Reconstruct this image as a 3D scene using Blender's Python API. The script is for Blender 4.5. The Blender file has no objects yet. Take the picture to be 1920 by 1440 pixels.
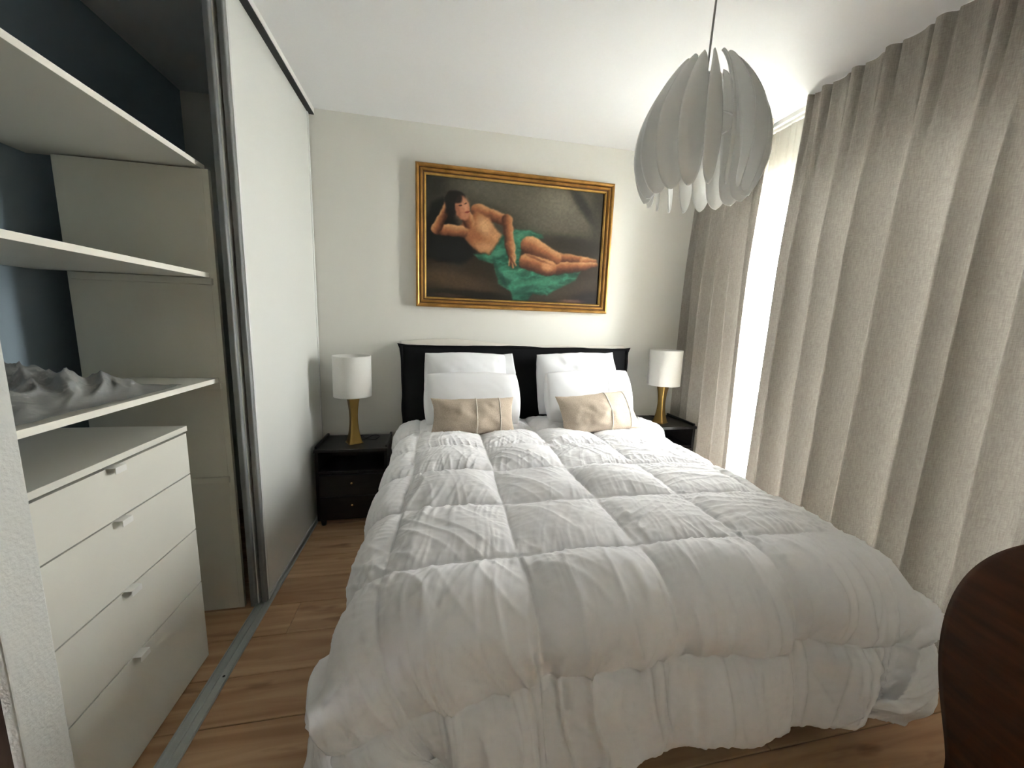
import bpy, bmesh, math, random
import numpy as np
from mathutils import Vector, Matrix

random.seed(7)
RNG = np.random.default_rng(7)
scene = bpy.context.scene
COL = scene.collection

# ------------------------------------------------------------------ camera
YAW, PITCH, ROLL, FPX = -0.2028757, -0.1569826, -0.0335231, 717.23
CAM_H = 1.285
R3 = Matrix.Rotation(YAW, 3, 'Z') @ Matrix.Rotation(PITCH, 3, 'X') @ Matrix.Rotation(ROLL, 3, 'Y')
right, fwd, up = R3.col[0], R3.col[1], R3.col[2]
cam_data = bpy.data.cameras.new('camera')
cam_data.sensor_width = 36.0
cam_data.lens = FPX * 36.0 / 1920.0
cam_data.clip_start = 0.01
cam = bpy.data.objects.new('camera', cam_data)
mw = Matrix.Identity(4)
for i in range(3):
    mw[i][0], mw[i][1], mw[i][2] = right[i], up[i], -fwd[i]
mw[2][3] = CAM_H
cam.matrix_world = mw
COL.objects.link(cam)
scene.camera = cam

# ------------------------------------------------------------------ world and light
world = bpy.data.worlds.new('overcast_sky')
scene.world = world
world.use_nodes = True
bg = world.node_tree.nodes['Background']
bg.inputs['Color'].default_value = (0.995, 0.98, 1.0, 1)
bg.inputs['Strength'].default_value = 26.0
# daylight is sampled through the window opening
por = bpy.data.lights.new('window_portal', 'AREA')
por.shape = 'RECTANGLE'
por.size, por.size_y = 1.1, 2.2
por.cycles.is_portal = True
por_o = bpy.data.objects.new('window_portal', por)
por_o.location = (2.30, 2.0, 1.13)
por_o.rotation_euler = Matrix(((0, 0, 1), (1, 0, 0), (0, 1, 0))).to_euler()
COL.objects.link(por_o)
por_fill = por.copy(); por_fill.size = 0.2  # samples the uncovered window slit added behind the viewer as fill
por_fill_o = bpy.data.objects.new('window_portal', por_fill)
por_fill_o.location = (2.30, -0.52, 1.13); por_fill_o.rotation_euler = por_o.rotation_euler
COL.objects.link(por_fill_o)

vs = scene.view_settings
vs.view_transform = 'Standard'
vs.look = 'None'
vs.exposure = 2.15
vs.gamma = 1.0
vs.use_curve_mapping = False

# ------------------------------------------------------------------ room size (metres)
D = 2.70            # back wall
H = 2.512           # ceiling
DOOR_X = -0.735     # wardrobe opening plane
CL_X = -1.40        # wardrobe back wall
WX = 2.08           # window wall
FRONT = -1.5        # wall behind the viewer

# ------------------------------------------------------------------ noise helpers
_P = RNG.permutation(512)
def _hash(ix, iy):
    return _P[(_P[ix & 511] + iy) & 511] / 511.0
def vnoise(x, y, seed=0):
    x = np.asarray(x, float) + seed * 17.13; y = np.asarray(y, float) + seed * 9.71
    ix = np.floor(x).astype(int); iy = np.floor(y).astype(int)
    fx = x - ix; fy = y - iy
    fx = fx * fx * fx * (fx * (fx * 6 - 15) + 10); fy = fy * fy * fy * (fy * (fy * 6 - 15) + 10)
    a = _hash(ix, iy); b = _hash(ix + 1, iy); c = _hash(ix, iy + 1); d = _hash(ix + 1, iy + 1)
    return (a + (b - a) * fx + (c - a) * fy + (a - b - c + d) * fx * fy) * 2 - 1
def fbm(x, y, seed=0, oct=4):
    s = 0; amp = 1; tot = 0
    for k in range(oct):
        s = s + amp * vnoise(x * 2 ** k, y * 2 ** k, seed + k); tot += amp; amp *= 0.5
    return s / tot
def sstep(a, b, x):
    t = np.clip((x - a) / (b - a), 0, 1); return t * t * (3 - 2 * t)

# ------------------------------------------------------------------ materials
MATS = {}
def srgb(r, g, b):
    def f(c):
        c /= 255.0
        return c / 12.92 if c <= 0.04045 else ((c + 0.055) / 1.055) ** 2.4
    return (f(r), f(g), f(b), 1.0)
def mat(name, col, rough=0.6, metal=0.0, spec=0.5, noise=None, bump=None, coat=0.0):
    """noise = (scale, amount, stretch) ; bump = (scale, strength, distance)"""
    m = bpy.data.materials.new(name); m.use_nodes = True
    nt = m.node_tree; b = nt.nodes['Principled BSDF']
    b.inputs['Roughness'].default_value = rough
    b.inputs['Metallic'].default_value = metal
    b.inputs['Specular IOR Level'].default_value = spec
    b.inputs['Coat Weight'].default_value = coat
    col = tuple(col[:3]) + (1.0,)
    b.inputs['Base Color'].default_value = col
    tc = nt.nodes.new('ShaderNodeTexCoord')
    if noise:
        mp = nt.nodes.new('ShaderNodeMapping'); mp.inputs['Scale'].default_value = noise[2] if len(noise) > 2 else (1, 1, 1)
        n = nt.nodes.new('ShaderNodeTexNoise'); n.inputs['Scale'].default_value = noise[0]; n.inputs['Detail'].default_value = 4
        rp = nt.nodes.new('ShaderNodeValToRGB')
        a = noise[1]
        rp.color_ramp.elements[0].position = 0.3; rp.color_ramp.elements[1].position = 0.7
        rp.color_ramp.elements[0].color = tuple(max(0, c * (1 - a)) for c in col[:3]) + (1,)
        rp.color_ramp.elements[1].color = tuple(min(1, c * (1 + a)) for c in col[:3]) + (1,)
        nt.links.new(tc.outputs['Object'], mp.inputs['Vector']); nt.links.new(mp.outputs['Vector'], n.inputs['Vector'])
        nt.links.new(n.outputs['Fac'], rp.inputs['Fac']); nt.links.new(rp.outputs['Color'], b.inputs['Base Color'])
    if bump:
        mp2 = nt.nodes.new('ShaderNodeMapping'); mp2.inputs['Scale'].default_value = bump[3] if len(bump) > 3 else (1, 1, 1)
        n2 = nt.nodes.new('ShaderNodeTexNoise'); n2.inputs['Scale'].default_value = bump[0]; n2.inputs['Detail'].default_value = 3
        bp = nt.nodes.new('ShaderNodeBump'); bp.inputs['Strength'].default_value = bump[1]; bp.inputs['Distance'].default_value = bump[2]
        nt.links.new(tc.outputs['Object'], mp2.inputs['Vector']); nt.links.new(mp2.outputs['Vector'], n2.inputs['Vector'])
        nt.links.new(n2.outputs['Fac'], bp.inputs['Height']); nt.links.new(bp.outputs['Normal'], b.inputs['Normal'])
    MATS[name] = m
    return m

mat('wall_paint', (0.71, 0.70, 0.645), 0.85, noise=(1.5, 0.015), bump=(180, 0.12, 0.002))
mat('ceiling_paint', (0.78, 0.785, 0.785), 0.9, bump=(150, 0.08, 0.002))
mat('nib_paint', (0.66, 0.67, 0.64), 0.85, bump=(120, 0.5, 0.004))
mat('closet_paint', (0.25, 0.315, 0.36), 0.8, noise=(2, 0.05), bump=(150, 0.1, 0.002))
mat('melamine', (0.66, 0.64, 0.57), 0.45, noise=(3, 0.02))
mat('melamine_edge', (0.88, 0.86, 0.77), 0.4)
mat('partition_board', (0.66, 0.63, 0.535), 0.5, noise=(2, 0.03))
mat('dresser_white', (0.74, 0.73, 0.66), 0.35, noise=(2, 0.01))
mat('dresser_gap_shade', (0.10, 0.10, 0.09), 0.7)  # dark tone for the shade painted behind the drawer gaps
mat('door_panel', (0.70, 0.71, 0.675), 0.3, noise=(2, 0.01))
mat('door_edge', (0.80, 0.81, 0.79), 0.25)
mat('aluminium', (0.23, 0.235, 0.235), 0.55, metal=0.25)
mat('track_metal', (0.52, 0.56, 0.55), 0.5, metal=0.6, noise=(40, 0.08, (1, 0.05, 1)))
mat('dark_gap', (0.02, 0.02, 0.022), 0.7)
mat('white_trim', (0.78, 0.78, 0.76), 0.4)
mat('tab_metal', (0.84, 0.84, 0.81), 0.35, metal=0.15)
mat('black_wood', (0.010, 0.009, 0.010), 0.35, spec=0.35, noise=(8, 0.3, (1, 8, 8)))
mat('black_cloth', (0.008, 0.008, 0.009), 0.9, spec=0.15, bump=(400, 0.2, 0.001))
mat('cream_cloth', (0.72, 0.69, 0.62), 0.9, spec=0.2, bump=(300, 0.15, 0.001))
mat('brass', (0.33, 0.215, 0.07), 0.30, metal=1.0, noise=(20, 0.12, (1, 1, 0.3)))
mat('knob_brass', (0.62, 0.42, 0.16), 0.25, metal=1.0)
mat('cord_black', (0.01, 0.01, 0.01), 0.5)
mat('duvet_cotton', (0.84, 0.835, 0.845), 0.85, spec=0.25, noise=(60, 0.015), bump=(450, 0.08, 0.001))
mat('pillow_cotton', (0.82, 0.825, 0.835), 0.85, spec=0.25, bump=(300, 0.1, 0.001))
mat('sheet_cotton', (0.78, 0.785, 0.80), 0.85, spec=0.2, bump=(300, 0.1, 0.001))
mat('mattress_cloth', (0.74, 0.73, 0.70), 0.9)
mat('bed_base_cloth', (0.012, 0.012, 0.013), 0.85)
mat('linen', (0.52, 0.435, 0.345), 0.9, spec=0.15, noise=(220, 0.14, (1, 0.12, 1)), bump=(350, 0.4, 0.0015))
mat('linen_piping', (0.70, 0.65, 0.56), 0.9, spec=0.15)
mat('pendant_white', (0.84, 0.84, 0.81), 0.5, noise=(3, 0.01))
mat('cord_grey', (0.35, 0.35, 0.34), 0.6)
mat('walnut_shell', (0.06, 0.022, 0.009), 0.55, spec=0.2, noise=(6, 0.35, (1, 1, 7)))
mat('chrome', (0.6, 0.6, 0.6), 0.15, metal=1.0)
mat('dark_door', (0.070, 0.046, 0.036), 0.9, spec=0.05, noise=(5, 0.2, (6, 6, 1)))
mat('gold_frame', (0.40, 0.21, 0.055), 0.36, metal=0.75, noise=(14, 0.25))
mat('gold_fillet', (0.55, 0.34, 0.10), 0.30, metal=0.8, noise=(18, 0.2))
mat('dark_fillet', (0.10, 0.045, 0.015), 0.45, metal=0.4)
mat('plaster_out', (0.72, 0.70, 0.64), 0.9, noise=(2, 0.05))
mat('railing_paint', (0.62, 0.60, 0.50), 0.6)
mat('paving_out', (0.55, 0.54, 0.51), 0.9, noise=(6, 0.08))

def curtain_material():
    m = bpy.data.materials.new('curtain_linen'); m.use_nodes = True; nt = m.node_tree; nt.nodes.clear()
    out = nt.nodes.new('ShaderNodeOutputMaterial')
    tc = nt.nodes.new('ShaderNodeTexCoord')
    cols = []
    for sc_ in ((300, 300, 30), (60, 60, 500)):
        mp = nt.nodes.new('ShaderNodeMapping'); mp.inputs['Scale'].default_value = sc_
        n = nt.nodes.new('ShaderNodeTexNoise'); n.inputs['Scale'].default_value = 1; n.inputs['Detail'].default_value = 2
        nt.links.new(tc.outputs['Object'], mp.inputs['Vector']); nt.links.new(mp.outputs['Vector'], n.inputs['Vector']); cols.append(n)
    ad = nt.nodes.new('ShaderNodeMath'); ad.operation = 'ADD'
    nt.links.new(cols[0].outputs['Fac'], ad.inputs[0]); nt.links.new(cols[1].outputs['Fac'], ad.inputs[1])
    hf = nt.nodes.new('ShaderNodeMath'); hf.operation = 'MULTIPLY'; hf.inputs[1].default_value = 0.5
    nt.links.new(ad.outputs[0], hf.inputs[0])
    rp = nt.nodes.new('ShaderNodeValToRGB')
    rp.color_ramp.elements[0].position = 0.3; rp.color_ramp.elements[1].position = 0.7
    rp.color_ramp.elements[0].color = (0.27, 0.245, 0.215, 1); rp.color_ramp.elements[1].color = (0.42, 0.39, 0.345, 1)
    nt.links.new(hf.outputs[0], rp.inputs['Fac'])
    df = nt.nodes.new('ShaderNodeBsdfDiffuse'); tr = nt.nodes.new('ShaderNodeBsdfTranslucent')
    nt.links.new(rp.outputs['Color'], df.inputs['Color']); nt.links.new(rp.outputs['Color'], tr.inputs['Color'])
    bp = nt.nodes.new('ShaderNodeBump'); bp.inputs['Strength'].default_value = 0.25; bp.inputs['Distance'].default_value = 0.002
    nt.links.new(hf.outputs[0], bp.inputs['Height']); nt.links.new(bp.outputs['Normal'], df.inputs['Normal'])
    mx = nt.nodes.new('ShaderNodeMixShader'); mx.inputs['Fac'].default_value = 0.022
    nt.links.new(df.outputs[0], mx.inputs[1]); nt.links.new(tr.outputs[0], mx.inputs[2]); nt.links.new(mx.outputs[0], out.inputs['Surface'])
    MATS['curtain_linen'] = m
curtain_material()

def sheer_material():
    m = bpy.data.materials.new('sheer_voile'); m.use_nodes = True; nt = m.node_tree; nt.nodes.clear()
    out = nt.nodes.new('ShaderNodeOutputMaterial')
    tp = nt.nodes.new('ShaderNodeBsdfTransparent'); tl = nt.nodes.new('ShaderNodeBsdfTranslucent'); df = nt.nodes.new('ShaderNodeBsdfDiffuse')
    for n in (tl, df): n.inputs['Color'].default_value = (0.86, 0.86, 0.82, 1)
    a = nt.nodes.new('ShaderNodeMixShader'); a.inputs['Fac'].default_value = 0.55
    nt.links.new(df.outputs[0], a.inputs[1]); nt.links.new(tl.outputs[0], a.inputs[2])
    b = nt.nodes.new('ShaderNodeMixShader'); b.inputs['Fac'].default_value = 0.50
    nt.links.new(tp.outputs[0], b.inputs[1]); nt.links.new(a.outputs[0], b.inputs[2]); nt.links.new(b.outputs[0], out.inputs['Surface'])
    MATS['sheer_voile'] = m
sheer_material()

def clear_material(name, glossy, rough, tint, diffuse=0.0, bump=None):
    m = bpy.data.materials.new(name); m.use_nodes = True; nt = m.node_tree; nt.nodes.clear()
    out = nt.nodes.new('ShaderNodeOutputMaterial')
    tp = nt.nodes.new('ShaderNodeBsdfTransparent'); tp.inputs['Color'].default_value = tint
    gl = nt.nodes.new('ShaderNodeBsdfGlossy'); gl.inputs['Roughness'].default_value = rough
    lw = nt.nodes.new('ShaderNodeLayerWeight'); lw.inputs['Blend'].default_value = glossy
    a = nt.nodes.new('ShaderNodeMixShader')
    nt.links.new(lw.outputs['Fresnel'], a.inputs['Fac']); nt.links.new(tp.outputs[0], a.inputs[1]); nt.links.new(gl.outputs[0], a.inputs[2])
    last = a
    if diffuse:
        df = nt.nodes.new('ShaderNodeBsdfDiffuse'); df.inputs['Color'].default_value = (0.75, 0.76, 0.75, 1)
        b = nt.nodes.new('ShaderNodeMixShader'); b.inputs['Fac'].default_value = diffuse
        nt.links.new(a.outputs[0], b.inputs[1]); nt.links.new(df.outputs[0], b.inputs[2]); last = b
    if bump:
        tc = nt.nodes.new('ShaderNodeTexCoord'); n = nt.nodes.new('ShaderNodeTexNoise'); n.inputs['Scale'].default_value = bump[0]
        bp = nt.nodes.new('ShaderNodeBump'); bp.inputs['Strength'].default_value = bump[1]; bp.inputs['Distance'].default_value = 0.01
        nt.links.new(tc.outputs['Object'], n.inputs['Vector']); nt.links.new(n.outputs['Fac'], bp.inputs['Height'])
        nt.links.new(bp.outputs['Normal'], gl.inputs['Normal']); nt.links.new(bp.outputs['Normal'], lw.inputs['Normal'])
    nt.links.new(last.outputs[0], out.inputs['Surface'])
    MATS[name] = m
clear_material('window_glass', 0.15, 0.02, (0.96, 0.98, 0.97, 1))
clear_material('plastic_film', 0.34, 0.22, (0.99, 0.99, 0.99, 1), 0.24, (26, 0.7))

def shade_material():
    m = bpy.data.materials.new('lamp_shade_cloth'); m.use_nodes = True; nt = m.node_tree; nt.nodes.clear()
    out = nt.nodes.new('ShaderNodeOutputMaterial')
    df = nt.nodes.new('ShaderNodeBsdfDiffuse'); tr = nt.nodes.new('ShaderNodeBsdfTranslucent')
    tc = nt.nodes.new('ShaderNodeTexCoord'); n = nt.nodes.new('ShaderNodeTexNoise'); n.inputs['Scale'].default_value = 250
    rp = nt.nodes.new('ShaderNodeValToRGB'); rp.color_ramp.elements[0].color = (0.78, 0.765, 0.72, 1); rp.color_ramp.elements[1].color = (0.88, 0.87, 0.83, 1)
    nt.links.new(tc.outputs['Object'], n.inputs['Vector']); nt.links.new(n.outputs['Fac'], rp.inputs['Fac'])
    nt.links.new(rp.outputs['Color'], df.inputs['Color']); nt.links.new(rp.outputs['Color'], tr.inputs['Color'])
    mx = nt.nodes.new('ShaderNodeMixShader'); mx.inputs['Fac'].default_value = 0.3
    nt.links.new(df.outputs[0], mx.inputs[1]); nt.links.new(tr.outputs[0], mx.inputs[2]); nt.links.new(mx.outputs[0], out.inputs['Surface'])
    MATS['lamp_shade_cloth'] = m
shade_material()

def wood_materials():
    """four tints of the oak plank, grain along the local x axis"""
    for k, (lo, hi) in enumerate((((0.406, 0.233, 0.122), (0.639, 0.406, 0.233)), ((0.371, 0.207, 0.104), (0.588, 0.355, 0.198)),
                                  ((0.449, 0.268, 0.147), (0.691, 0.453, 0.268)), ((0.389, 0.225, 0.118), (0.596, 0.384, 0.225)))):
        m = bpy.data.materials.new('oak_plank_%d' % k); m.use_nodes = True; nt = m.node_tree; b = nt.nodes['Principled BSDF']
        b.inputs['Roughness'].default_value = 0.5; b.inputs['Specular IOR Level'].default_value = 0.35
        tc = nt.nodes.new('ShaderNodeTexCoord'); oi = nt.nodes.new('ShaderNodeObjectInfo')
        mp = nt.nodes.new('ShaderNodeMapping'); mp.inputs['Scale'].default_value = (1.6, 22, 22)
        sc_ = nt.nodes.new('ShaderNodeVectorMath'); sc_.operation = 'SCALE'; sc_.inputs['Scale'].default_value = 37.0
        cb = nt.nodes.new('ShaderNodeCombineXYZ')
        for i in range(3): nt.links.new(oi.outputs['Random'], cb.inputs[i])
        nt.links.new(cb.outputs[0], sc_.inputs[0]); nt.links.new(sc_.outputs[0], mp.inputs['Location'])
        nt.links.new(tc.outputs['Object'], mp.inputs['Vector'])
        n = nt.nodes.new('ShaderNodeTexNoise'); n.inputs['Scale'].default_value = 1.0; n.inputs['Detail'].default_value = 6; n.inputs['Distortion'].default_value = 0.6
        nt.links.new(mp.outputs['Vector'], n.inputs['Vector'])
        rp = nt.nodes.new('ShaderNodeValToRGB'); rp.color_ramp.elements[0].position = 0.32; rp.color_ramp.elements[1].position = 0.68
        rp.color_ramp.elements[0].color = lo + (1,); rp.color_ramp.elements[1].color = hi + (1,)
        nt.links.new(n.outputs['Fac'], rp.inputs['Fac'])
        # knots and dark streaks
        mp2 = nt.nodes.new('ShaderNodeMapping'); mp2.inputs['Scale'].default_value = (2.2, 9, 9)
        nt.links.new(sc_.outputs[0], mp2.inputs['Location']); nt.links.new(tc.outputs['Object'], mp2.inputs['Vector'])
        n2 = nt.nodes.new('ShaderNodeTexNoise'); n2.inputs['Scale'].default_value = 1.3; n2.inputs['Detail'].default_value = 3
        nt.links.new(mp2.outputs['Vector'], n2.inputs['Vector'])
        rp2 = nt.nodes.new('ShaderNodeValToRGB'); rp2.color_ramp.elements[0].position = 0.27; rp2.color_ramp.elements[1].position = 0.38
        rp2.color_ramp.elements[0].color = (0.45, 0.38, 0.33, 1); rp2.color_ramp.elements[1].color = (1, 1, 1, 1)
        nt.links.new(n2.outputs['Fac'], rp2.inputs['Fac'])
        mu = nt.nodes.new('ShaderNodeMix'); mu.data_type = 'RGBA'; mu.blend_type = 'MULTIPLY'; mu.inputs[0].default_value = 1.0
        nt.links.new(rp.outputs['Color'], mu.inputs[6]); nt.links.new(rp2.outputs['Color'], mu.inputs[7])
        nt.links.new(mu.outputs[2], b.inputs['Base Color'])
        MATS['oak_plank_%d' % k] = m
wood_materials()
mat('subfloor', (0.05, 0.035, 0.022), 0.9)

# ------------------------------------------------------------------ object helpers
def link(name, me, material, parent=None, loc=None):
    o = bpy.data.objects.new(name, me)
    if material and not me.materials: me.materials.append(MATS[material])
    COL.objects.link(o)
    if parent is not None: o.parent = parent
    if loc is not None: o.location = loc
    return o
def mesh_np(name, V, F, smooth=True):
    me = bpy.data.meshes.new(name)
    me.from_pydata(np.asarray(V, float).tolist(), [], [list(map(int, f)) for f in F])
    if smooth: me.polygons.foreach_set('use_smooth', [True] * len(me.polygons))
    me.update(); return me
def grid_faces(n, m, off=0, flip=False):
    i, j = np.meshgrid(np.arange(n - 1), np.arange(m - 1), indexing='ij')
    a = (i * m + j).ravel() + off
    f = np.stack([a, a + m, a + m + 1, a + 1], 1)
    return f[:, ::-1] if flip else f
def fast_mesh(name, V, F, smooth=True):
    me = bpy.data.meshes.new(name)
    V = np.asarray(V, np.float32); F = np.asarray(F, np.int32)
    me.vertices.add(len(V)); me.vertices.foreach_set('co', V.ravel())
    me.loops.add(F.size); me.loops.foreach_set('vertex_index', F.ravel())
    me.polygons.add(len(F)); me.polygons.foreach_set('loop_start', np.arange(len(F), dtype=np.int32) * F.shape[1])
    me.polygons.foreach_set('use_smooth', np.full(len(F), smooth))
    me.update(calc_edges=True); me.validate(); return me
def box_mesh(name, boxes, bevel=0.0, segs=2):
    """boxes: list of (x0,x1,y0,y1,z0,z1) joined in one mesh"""
    bm = bmesh.new()
    for (x0, x1, y0, y1, z0, z1) in boxes:
        vs_ = [bm.verts.new(p) for p in ((x0, y0, z0), (x1, y0, z0), (x1, y1, z0), (x0, y1, z0), (x0, y0, z1), (x1, y0, z1), (x1, y1, z1), (x0, y1, z1))]
        for f in ((0, 3, 2, 1), (4, 5, 6, 7), (0, 1, 5, 4), (1, 2, 6, 5), (2, 3, 7, 6), (3, 0, 4, 7)):
            bm.faces.new([vs_[i] for i in f])
    if bevel:
        bmesh.ops.bevel(bm, geom=list(bm.edges), offset=bevel, segments=segs, affect='EDGES', profile=0.6)
    me = bpy.data.meshes.new(name); bm.to_mesh(me); bm.free(); return me
def box(name, b, material, parent=None, bevel=0.002, org=None):
    if org is None and parent is None:
        org = ((b[0] + b[1]) / 2, (b[2] + b[3]) / 2, b[4])
    if org is not None:
        b = (b[0] - org[0], b[1] - org[0], b[2] - org[1], b[3] - org[1], b[4] - org[2], b[5] - org[2])
    return link(name, box_mesh(name, [b], bevel), material, parent, org)
def lathe_mesh(name, prof, n=48, square=0.0):
    """prof: list of (r, z). square>0 morphs the section to a rounded square"""
    V = []; F = []
    for (r, z) in prof:
        for k in range(n):
            a = 2 * math.pi * k / n; c, s = math.cos(a), math.sin(a)
            q = 1.0
            if square: q = (abs(c) ** 8 + abs(s) ** 8) ** (-1 / 8.0) * square + (1 - square)
            V.append((r * q * c, r * q * s, z))
    for i in range(len(prof) - 1):
        for k in range(n):
            k2 = (k + 1) % n
            F.append((i * n + k, i * n + k2, (i + 1) * n + k2, (i + 1) * n + k))
    return mesh_np(name, V, F)
def tube_mesh(name, pts, r, n=10):
    pts = [Vector(p) for p in pts]; V = []; F = []
    for i, p in enumerate(pts):
        t = (pts[min(i + 1, len(pts) - 1)] - pts[max(i - 1, 0)]).normalized()
        u = t.cross(Vector((0, 0, 1)));
        if u.length < 1e-3: u = t.cross(Vector((1, 0, 0)))
        u.normalize(); w = t.cross(u)
        rr = r[i] if isinstance(r, (list, tuple)) else r
        for k in range(n):
            a = 2 * math.pi * k / n
            V.append(p + (u * math.cos(a) + w * math.sin(a)) * rr)
    for i in range(len(pts) - 1):
        for k in range(n):
            k2 = (k + 1) % n; F.append((i * n + k, i * n + k2, (i + 1) * n + k2, (i + 1) * n + k))
    F.append(tuple(range(n - 1, -1, -1))); F.append(tuple((len(pts) - 1) * n + k for k in range(n)))
    return mesh_np(name, [tuple(v) for v in V], F)
def empty(name, loc=(0, 0, 0), rz=0):
    o = bpy.data.objects.new(name, None); o.location = loc; o.rotation_euler = (0, 0, rz); o.empty_display_size = 0.05
    COL.objects.link(o); return o
def tag(o, label, cat, group=None):
    o['label'] = label; o['category'] = cat
    if group: o['group'] = group
    return o
def struct(o, label=None):
    o['kind'] = 'structure'
    if label: o['label'] = label
    return o

# ================================================================== THE SETTING
PL = 0.1805                                     # plank pitch
fl = struct(box('floor', (CL_X - 0.1, WX + 0.2, FRONT - 0.1, D + 0.1, -0.06, -0.012), 'subfloor', bevel=0), 'oak laminate floor of wide planks running across the room')
fl_o = Vector(fl.location)
plank_len = 1.285
cache = {}
seam0 = 1.174
k0 = int(math.floor((FRONT - seam0) / PL)); k1 = int(math.ceil((D - seam0) / PL))
for k in range(k0, k1):
    y0 = max(seam0 + k * PL, FRONT); y1 = min(seam0 + (k + 1) * PL, D)
    if y1 - y0 < 0.01: continue
    joint = {2: -0.594, 3: -0.342, 1: 0.15, 0: -0.90, 4: -1.0, 5: 0.1}.get(k, (k * 0.47) % plank_len - 0.6)
    x = joint - math.ceil((joint - CL_X) / plank_len) * plank_len
    while x < WX:
        a, b = max(x, CL_X), min(x + plank_len, WX)
        if b - a > 0.01:
            key = (round(b - a, 3), round(y1 - y0, 3), random.randrange(4))
            if key not in cache:
                me = box_mesh('plank', [(0.0006, b - a - 0.0006, 0.0013, y1 - y0 - 0.0013, 0, 0.012)], 0.0018, 1)
                me.materials.append(MATS['oak_plank_%d' % key[2]]); cache[key] = me
            link('plank', cache[key], None, fl, Vector((a, y0, -0.012)) - fl_o)
        x += plank_len

struct(box('ceiling', (CL_X - 0.1, WX + 0.2, FRONT - 0.1, D + 0.1, H, H + 0.1), 'ceiling_paint', bevel=0), 'plain matt white ceiling')
struct(box('wall_back', (CL_X - 0.1, WX + 0.2, D, D + 0.1, -0.06, H), 'wall_paint', bevel=0), 'off-white painted wall behind the headboard')
struct(box('wall_closet_back', (CL_X - 0.1, CL_X, 0.742, D, -0.012, H), 'closet_paint', bevel=0), 'blue-grey painted wall inside the wardrobe')
struct(box('wall_closet_side', (CL_X, -0.733, 0.742, 0.824, -0.012, H), 'nib_paint', bevel=0.003), 'white textured end of the wall beside the wardrobe')
# wall behind the nib, with a dark door
DY0, DY1 = -0.14, 0.7415
wl = struct(link('wall_left', box_mesh('wall_left', [(-0.13, 0, FRONT - (-0.7), DY0 + 0.7, -0.012, H), (-0.13, 0, DY0 + 0.7, DY1 + 0.7, 2.08, H)]), 'wall_paint', None, (-0.745, -0.7, 0)), 'off-white wall around the dark door')
d1 = empty('door_1', (-0.766, 0.30, 0)); struct(d1, 'dark brown wooden door beside the wardrobe wall')
box('door_leaf', (-0.02, 0.02, DY0 + 0.012 - 0.30, DY1 - 0.30 - 0.003, 0.004, 2.07), 'dark_door', d1, 0.002)
link('door_handle', tube_mesh('door_handle', [(0.02, -0.36, 1.0), (0.06, -0.36, 1.0), (0.062, -0.25, 1.0)], 0.008), 'chrome', d1)
struct(box('wall_front', (-0.875, WX + 0.2, FRONT - 0.1, FRONT, -0.06, H), 'wall_paint', bevel=0), 'off-white wall opposite the headboard')

# window wall: opening for a wide balcony window
WY0, WY1, WZ0, WZ1 = -0.62, 2.55, 0.03, 2.20
wr = struct(link('wall_right', box_mesh('wall_right', [
    (0, 0.2, FRONT, WY0, -0.06, H), (0, 0.2, WY1, D, -0.06, H), (0, 0.2, WY0, WY1, WZ1, H), (0, 0.2, WY0, WY1, -0.06, WZ0)]), 'wall_paint', None, (WX, 0, 0)), 'off-white window wall behind the curtains')
wn = empty('window_1', (WX + 0.08, WY0, WZ0)); struct(wn, 'white framed balcony window behind the sheer curtain')
L, HW = WY1 - WY0, WZ1 - WZ0
link('window_frame', box_mesh('window_frame', [(0, 0.07, 0, 0.05, 0, HW), (0, 0.07, L - 0.05, L, 0, HW), (0, 0.07, 0.05, L - 0.05, 0, 0.05), (0, 0.07, 0.05, L - 0.05, HW - 0.05, HW)]), 'white_trim', wn)
nc = 3; cw = (L - 0.10) / nc
for i in range(nc):
    a, b = 0.05 + i * cw + 0.002, 0.05 + (i + 1) * cw - 0.002
    sash = link('sash', box_mesh('sash', [(0.005, 0.06, a, a + 0.06, 0.052, HW - 0.052), (0.005, 0.06, b - 0.06, b, 0.052, HW - 0.052),
                                  (0.005, 0.06, a + 0.06, b - 0.06, 0.052, 0.13), (0.005, 0.06, a + 0.06, b - 0.06, HW - 0.115, HW - 0.052)]), 'white_trim', wn)
    link('pane', box_mesh('pane', [(0.03, 0.034, a + 0.06, b - 0.06, 0.13, HW - 0.115)]), 'window_glass', sash)
    link('window_handle', tube_mesh('window_handle', [(0.005, a + 0.03, 1.0), (-0.03, a + 0.03, 1.0), (-0.032, a + 0.03, 0.9)], 0.007), 'tab_metal', sash)

# ceiling trim (upper track) and floor track of the sliding doors
tr1 = empty('trim_1', (DOOR_X, 0.83, H)); struct(tr1, 'white upper track of the sliding doors')
box('track_cover', (0.004, 0.030, 0, D - 0.83, -0.030, 0), 'white_trim', tr1, 0.001)
box('painted_shade_strip', (-0.002, 0.028, 0, D - 0.83, -0.036, -0.030), 'dark_gap', tr1, 0)  # dark strip painting the shade under the track cover
box('track_channel', (-0.075, 0.004, 0, D - 0.83, -0.012, 0), 'dark_gap', tr1, 0)
tr2 = empty('trim_2', (-0.750, 0.83, 0)); struct(tr2, 'metal floor track of the sliding doors')
LT = D - 0.83
box('track_plate', (-0.030, 0.030, 0, LT, 0.0, 0.004), 'track_metal', tr2, 0.001)
for xx in (-0.029, -0.002, 0.0255):
    box('track_rib', (xx, xx + 0.0035, 0, LT, 0.004, 0.010), 'track_metal', tr2, 0.001)
link('track_screw', lathe_mesh('track_screw', [(0.0, 0.0048), (0.004, 0.0048), (0.0045, 0.004)], 10), 'dark_gap', tr2, (0.013, 1.36 - 0.83, 0))

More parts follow.
